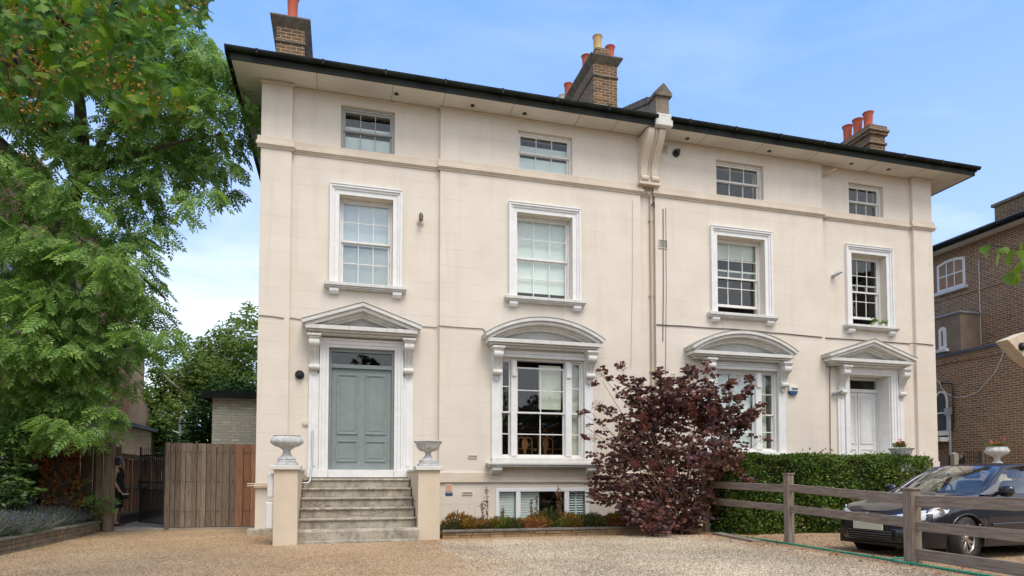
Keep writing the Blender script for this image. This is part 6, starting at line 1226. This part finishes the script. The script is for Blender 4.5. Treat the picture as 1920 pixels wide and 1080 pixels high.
def arch(x):
    z = .19
    for xw in (0, -2.61):
        q = .365**2-(x-xw)**2
        if q > 0: z = max(z, .30+math.sqrt(q))
    return z
def xfront(y): return XC+LA*max(0, 1-(abs(y)/WW)**2.4)**.105
half = [(-3.35+.0, y) for y in np.linspace(0, .70, 8)]
def yside(x): return WW*max(0, 1-abs((x-XC)/LA)**10)**.4
xs_ = sorted(set([round(v, 3) for v in np.arange(-3.3, .72, .06)]+[round(xw+s*v, 3) for xw in (0, -2.61) for s in (-1, 1) for v in (.3649, .36, .35, .34, .325, .30, .27)]))
half = [(XC-LA*max(0, 1-(y/WW)**2.4)**.105, y) for y in np.linspace(0, yside(-3.3), 8)][:-1]+[(x, yside(x)) for x in xs_]+[(xfront(y), y) for y in np.linspace(yside(xs_[-1]), 0, 16)][1:]
NV = 12
def bodypt(x, y, v, off=0):
    zb, zt = arch(x) if abs(y) > .5 else .19, lerpt(ZT, x); z = zb+(zt-zb)*v; vn = (z-.19)/(zt-.19)
    fx, fy = lerpt(FX, vn), lerpt(FY_, vn); crease = .012*math.exp(-((z-.80)/.03)**2)
    n = Vector(((x-XC)/LA, 0, 0))*abs((x-XC)/LA)**9+Vector((0, y/WW, 0))*.9; n = n.normalized() if n.length > 0 else n
    return Vector((XC+(x-XC)*fx, y*fy, z))+n*off
m = MB(); H_ = len(half)
for sg in (1, -1): m.grid(lambda u, v, sg=sg: (lambda p: (p.x, p.y*sg, p.z))(bodypt(*half[int(round(u*(H_-1)))], v)), H_-1, NV)
i0 = min(i for i, q in enumerate(half) if q[0] > -.34)
def deck(i, v):
    p = bodypt(*half[i], 1); s = 2*v-1; k = 1-abs(s)**2.2; hump = .012*(abs(s) < .62)*0; return (p.x+(.0 if i < H_-3 else 0), p.y*s, p.z+.055*k*min(1, (1.0-p.x)/.5)+.018*math.exp(-((abs(s)-.62)/.14)**2)*min(1, max(0, .9-p.x)))
m.grid(lambda u, v: deck(i0+int(round(u*(H_-1-i0))), v), H_-1-i0, 24)
body = m.build('body', PAINT, car, smooth=32)
bmm = body.data
# bonnet shut line, dark floor and wheel housings
MB().box(-3.2, .72, -.70, .70, .17, .30).build('floor', PLAST, car)
for xw in (0, -2.61):
    for s in (-1, 1): MB().tube([(xw, s*.52, .31), (xw, s*.80, .31)], .385, 24).build('wheel_housing', mat('housing_black', (.005, .005, .005), .95), car)
# glasshouse
def wsb(s): return Vector((-.30-.30*s*s, .70*s, .935-.0*s*s+.03*(1-s*s)))
def wst(s): return Vector((-1.17-.10*s*s, .545*s, 1.385-.035*s*s))
MB().grid(lambda u, v: tuple(wsb(2*u-1).lerp(wst(2*u-1), v)+Vector((.02, 0, .03))*math.sin(math.pi*v)), 20, 8).build('windscreen', CGLASS, car, smooth=80)
def roofc(x): return lerpt([(-3.05, 1.33), (-2.6, 1.40), (-2.1, 1.435), (-1.7, 1.44), (-1.4, 1.425), (-1.17, 1.385)], x)
def roofp(u, v):
    s = 2*u-1; a = wst(s); x = a.x+(-3.05-a.x)*v; w = .545+.035*math.sin(math.pi*min(v*1.2, 1)); return (x, w*s*(1-.06*v), roofc(x if v > 0 else -1.17)-.035*s*s-.03*abs(s)**6)
MB().grid(roofp, 20, 16).build('roof', PAINT, car, smooth=80)
MB().grid(lambda u, v: (-3.05-.30*v, (.51+.14*v)*(2*u-1), 1.33-.03*(2*u-1)**2-.34*v), 10, 4).build('rear_window', CGLASS, car, smooth=80)
for sg in (1, -1):
    def belt(x): p = bodypt(x, yside(x), 1); return Vector((p.x, (p.y-.02)*sg, p.z+.002))
    def rl(t): u = 1.0; q = roofp(1.0, t); return Vector((q[0], q[1]*sg, q[2]))
    def sidep(u, v):
        x = -.75-2.35*u; b = belt(x); rt = rl(max(0, min(1, (u*1.0))))
        if u < .2: rt = wsb(1).lerp(wst(1), min(1, .42+u*2.9)) if u < .2 else rt; rt = Vector((rt.x, rt.y*sg, rt.z))
        return tuple(b.lerp(rt, v)+Vector((0, sg*.02*math.sin(math.pi*v), 0)))
    MB().grid(sidep, 24, 6).build('side_window', CGLASS, car, smooth=80)
    a0 = wsb(1); a1 = wst(1)
    MB().tube([(a0.x+.10, (a0.y+.045)*sg, a0.z-.03), (a0.x*.5+a1.x*.5+.03, (a0.y*.5+a1.y*.5+.02)*sg, (a0.z+a1.z)/2+.035), (a1.x+.01, (a1.y+.0)*sg, a1.z-.005), (-1.6, .578*sg, 1.385), (-2.2, .575*sg, 1.385), (-3.0, .52*sg, 1.29)], [.05, .042, .035, .03, .03, .04], 10).build('roof_pillar', PAINT, car, smooth=80)
    for xx, ww in ((-1.75, .05), (-2.85, .16)):
        b = belt(xx); q = Vector((xx-.02, .575*sg, 1.375)); MB().add([b+Vector((-ww, .012*sg, 0)), b+Vector((ww, .012*sg, 0)), q+Vector((ww*.8, .012*sg, 0)), q+Vector((-ww*.8, .012*sg, 0)), b+Vector((-ww, -.01*sg, 0)), b+Vector((ww, -.01*sg, 0)), q+Vector((ww*.8, -.01*sg, 0)), q+Vector((-ww*.8, -.01*sg, 0))], [(0,1,2,3),(7,6,5,4),(0,4,5,1),(1,5,6,2),(2,6,7,3),(3,7,4,0)]).build('door_pillar', PLAST, car)
    b = bodypt(-.66, yside(-.66), 1); MB().add([(-.42, (b.y-.02)*sg, .945), (-.88, (b.y-.01)*sg, .955), (-.86, (b.y-.08)*sg, 1.12), (-.42, (b.y-.035)*sg, .955), (-.42, (b.y-.04)*sg, .945), (-.88, (b.y-.03)*sg, .955), (-.86, (b.y-.10)*sg, 1.12)], [(0,1,2),(4,6,5),(0,4,5,1),(1,5,6,2),(2,6,4,0)]).build('quarter_panel', mat('panel_grey', (.16, .16, .17), .5), car)
    mr = MB().lathe([(.01, -.085), (.06, -.075), (.085, -.03), (.09, .02), (.075, .065), (.02, .085)], (-.70, .95*sg, 1.00), 18, sx=.75, sy=1.25).tube([(-.70, .80*sg, .96), (-.70, .90*sg, .98)], .03, 8).build('wing_mirror', PAINT, car, smooth=80)
    MB().lathe([(.092, -.012), (.096, 0), (.092, .012)], (-.70, .95*sg, .985), 18, sx=.75, sy=1.25).build('mirror_rim', PLAST, mr, smooth=80)
    # shut lines, handle, side trim
    for xx in (-.42, -1.72):
        MB().grid(lambda u, v: (lambda p: (p.x, p.y*sg, p.z))(bodypt(xx+.006*(2*u-1), yside(xx), .06+.93*v, .0015)), 1, 10).build('shut_line', mat('line_black', (.001, .001, .001), .9), car)
    MB().grid(lambda u, v: (lambda p: (p.x, p.y*sg, p.z))(bodypt(-.5-1.9*u, WW, .40+.055*v, .008+.008*math.sin(math.pi*v))), 8, 4).build('side_trim', PAINT, car, smooth=80)
    MB().tube([(-1.45, .875*sg, .84), (-1.50, .90*sg, .845), (-1.62, .90*sg, .845), (-1.66, .875*sg, .84)], .014, 8).build('door_handle', PAINT, car, smooth=80)
    # flared arch lips
    for xw in (0, -2.61):
        pts = []
        for k in range(17):
            a = R(8+164*k/16); x = xw+.372*math.cos(a); z = .30+.372*math.sin(a); vn = (z-.19)/(lerpt(ZT, x)-.19); pts.append((x, (yside(x)*lerpt(FY_, vn)+.002)*sg, z))
        MB().tube(pts, .014, 8).build('arch_lip', PAINT, car, smooth=80)
    # headlights: wrap from the nose round to the wing
    def hl(u, w, off):
        s0 = .31+u*.88                       # arc: 0..1 over the nose then back along the wing
        if s0 < .84: y = s0; x = xfront(y)
        else: x = .62-(s0-.84)*.75; y = yside(x)
        lo = .70+.05*u+.16*max(0, u-.55); hi = .86+.20*math.sin(math.pi*min(1, u*.9+.12))**.8*.55; hi = min(hi, .975); lo = min(lo, hi-.015)
        if u < .12: m_ = (lo+hi)/2; k = .25+u/.12*.75; lo, hi = m_+(lo-m_)*k, m_+(hi-m_)*k
        p = bodypt(x, y, lo+(hi-lo)*w, off); return (p.x, p.y*sg, p.z)
    hd_ = MB().grid(lambda u, w: hl(u, w, .006), 24, 6).build('headlight', LAMPIN, car, smooth=80)
    MB().grid(lambda u, w: hl(u, w, .016+.012*math.sin(math.pi*w)), 24, 8).build('lens', LENS, hd_, smooth=80)
    for uu, rr in ((.30, .055), (.58, .062)):
        q = Vector(hl(uu, .5, .008)); m = MB(); V = []
        dirn = (Vector((1, .25*sg, 0)) if uu < .5 else Vector((.75, .65*sg, 0))).normalized(); m.tube([q-dirn*.01, q+dirn*.012], rr, 20).build('reflector', CHROME, hd_, smooth=40); MB().tube([q+dirn*.012, q+dirn*.018], rr*.55, 16).build('bulb', mat('bulb_grey', (.3, .3, .3), .1), hd_)
    # fog-lamp recess
    MB().grid(lambda u, w: (lambda p: (p.x, p.y*sg, p.z))(bodypt(xfront(.50+.26*u), .50+.26*u, .18+.02*u+(.17-.09*u)*w, .006)), 8, 4).build('fog_lamp_recess', PLAST, car, smooth=80)
def nose(y, z, off=.0):
    zt = lerpt(ZT, .88); v = (z-.19)/(zt-.19); x = xfront(y); p = bodypt(x, y, v, off); return (XC+(x-XC)*lerpt(FX, v)+off, y*lerpt(FY_, v), z)
def nosepatch(name, y0, y1, zf0, zf1, off, mt, parent=car, n=24): return MB().grid(lambda u, w: nose(y0+(y1-y0)*u, zf0(y0+(y1-y0)*u)+(zf1(y0+(y1-y0)*u)-zf0(y0+(y1-y0)*u))*w, off+.004*math.sin(math.pi*w)), n, 4).build(name, mt, parent, smooth=80)
nosepatch('upper_grille', -.46, .46, lambda y: .545, lambda y: .625-.02*(y/.46)**2, .004, PLAST)
nosepatch('chrome_bar', -.47, .47, lambda y: .600+.012*(y/.47)**2, lambda y: .642+.008*(y/.47)**2, .012, CHROME)
lg = nosepatch('lower_grille', -.42, .42, lambda y: .255+.02*(y/.42)**2, lambda y: .43, .005, mat('grille_black', (.004, .004, .004), .8))
for z in (.285, .32, .355, .39): nosepatch('slat', -.38, .38, lambda y, z=z: z, lambda y, z=z: z+.010, .016, mat('slat_grey', (.10, .10, .11), .35), lg)
nosepatch('bumper_lip', -.66, .66, lambda y: .19, lambda y: .225, .02, PLAST)
nosepatch('bonnet_gap', -.50, .50, lambda y: .650, lambda y: .656, .003, mat('line_black', (.001, .001, .001), .9))
e_ = MB().tube([(.905, 0, .625), (.925, 0, .625)], .048, 24).build('badge', PLAST, car); MB().lathe([(.042, -.006), (.052, 0), (.042, .006)], (0, 0, 0), 24).build('badge_ring', CHROME, e_)
e2 = e_.children[0]; e2.rotation_euler = (0, R(90), 0); e2.location = (.925, 0, .625)
MB().add([(.928, -.03, .60), (.928, -.005, .62), (.928, -.02, .65), (.928, .01, .648), (.928, .03, .66), (.928, .035, .635), (.928, .012, .625), (.928, .028, .605), (.928, .0, .60)], [tuple(range(9))]).build('badge_figure', CHROME, e_)
MB().box(.905, .918, -.26, .26, .415, .525).build('number_plate', mat('plate_pale', (.62, .64, .50), .5), car, bevel=.004)
# wheels
def wheel(x, y, side, steer, parent=car):
    w = MB().lathe([(.215, -.09), (.28, -.105), (.305, -.095), (.318, -.07), (.32, 0), (.318, .07), (.305, .095), (.28, .105), (.215, .09)], (0, 0, 0), 48, caps=False).build('wheel', RUBBER, car, smooth=40)
    w.rotation_euler = (R(-90*side), 0, R(steer)); w.rotation_mode = 'XYZ'; w.location = (x, y, .32)
    MB().lathe([(.225, -.05), (.222, .085), (.205, .09), (.195, .07), (.19, .0), (.19, -.05)], (0, 0, 0), 40, caps=False).build('rim', ALLOY, w, smooth=40)
    MB().lathe([(.19, 0), (.19, .01)], (0, 0, 0), 30).build('brake_disc', mat('disc_grey', (.06, .06, .06), .5), w); sp = MB()
    for k in range(5):
        for dd in (-.17, .17):
            a = 2*math.pi*k/5+dd*.5; a2 = 2*math.pi*k/5+dd*1.35; ca, sa, cb_, sb_ = math.cos(a), math.sin(a), math.cos(a2), math.sin(a2); t_ = .018; n_ = Vector((-sb_, cb_, 0))*t_; p0 = Vector((ca*.04, sa*.04, .065)); p1 = Vector((cb_*.20, sb_*.20, .078)); n0 = Vector((-sa, ca, 0))*t_*.9
            V = [p0-n0, p0+n0, p1+n_, p1-n_]; V += [v-Vector((0, 0, .035)) for v in V]; sp.add(V, [(0,1,2,3),(7,6,5,4),(0,4,5,1),(1,5,6,2),(2,6,7,3),(3,7,4,0)])
    sp.lathe([(.055, .03), (.055, .07), (.04, .078), (.001, .08)], (0, 0, 0), 20); sp.build('spokes', ALLOY, w, bevel=.004, smooth=50); return w
wheel(0, .775, 1, 14); wheel(0, -.775, -1, 14); wheel(-2.61, .775, 1, 0); wheel(-2.61, -.775, -1, 0)
# cabin
MB().add([(-.45, -.68, .90), (-.45, .68, .90), (-.98, .68, .93), (-.98, -.68, .93), (-1.0, -.68, .55), (-1.0, .68, .55), (-.45, .68, .5), (-.45, -.68, .5)], [(0,1,2,3),(3,2,5,4),(0,3,4,7),(1,6,5,2),(0,7,6,1)]).build('dashboard', DASH, car, bevel=.02)
for y in (-.36, .36):
    s_ = MB().add([(-1.55, y-.24, .55), (-1.55, y+.24, .55), (-1.78, y+.22, 1.15), (-1.78, y-.22, 1.15), (-1.70, y-.24, .55), (-1.70, y+.24, .55), (-1.90, y+.21, 1.15), (-1.90, y-.21, 1.15)], [(0,1,2,3),(7,6,5,4),(0,4,5,1),(1,5,6,2),(2,6,7,3),(3,7,4,0)]).build('seat', SEATM, car, bevel=.05)
    MB().box(-1.92, -1.80, y-.13, y+.13, 1.18, 1.36).build('headrest', SEATM, s_, bevel=.04)
MB().box(-3.0, -2.4, -.6, .6, .55, 1.05).build('rear_seat', SEATM, car, bevel=.05); MB().box(-3.2, -.5, -.72, .72, .30, .45).build('cabin_floor', SEATM, car)
sw = MB().tube([(0, .185*math.cos(a), .185*math.sin(a)) for a in np.linspace(0, 2*math.pi, 25)], .014, 8).box(-.01, .01, -.17, .17, -.02, .02).build('steering_wheel', PLAST, car, smooth=60); sw.location = (-1.12, -.36, .95); sw.rotation_euler = (0, R(-22), 0)
MB().box(-.98, -.94, -.12, .12, 1.22, 1.29).build('rear_view_mirror', PLAST, car, bevel=.01)
MB().tube([(-.36, -.1, .975), (-.40, -.60, .955)], .008, 6).tube([(-.33, .15, .978), (-.50, .62, .95)], .008, 6).build('wiper', PLAST, car)
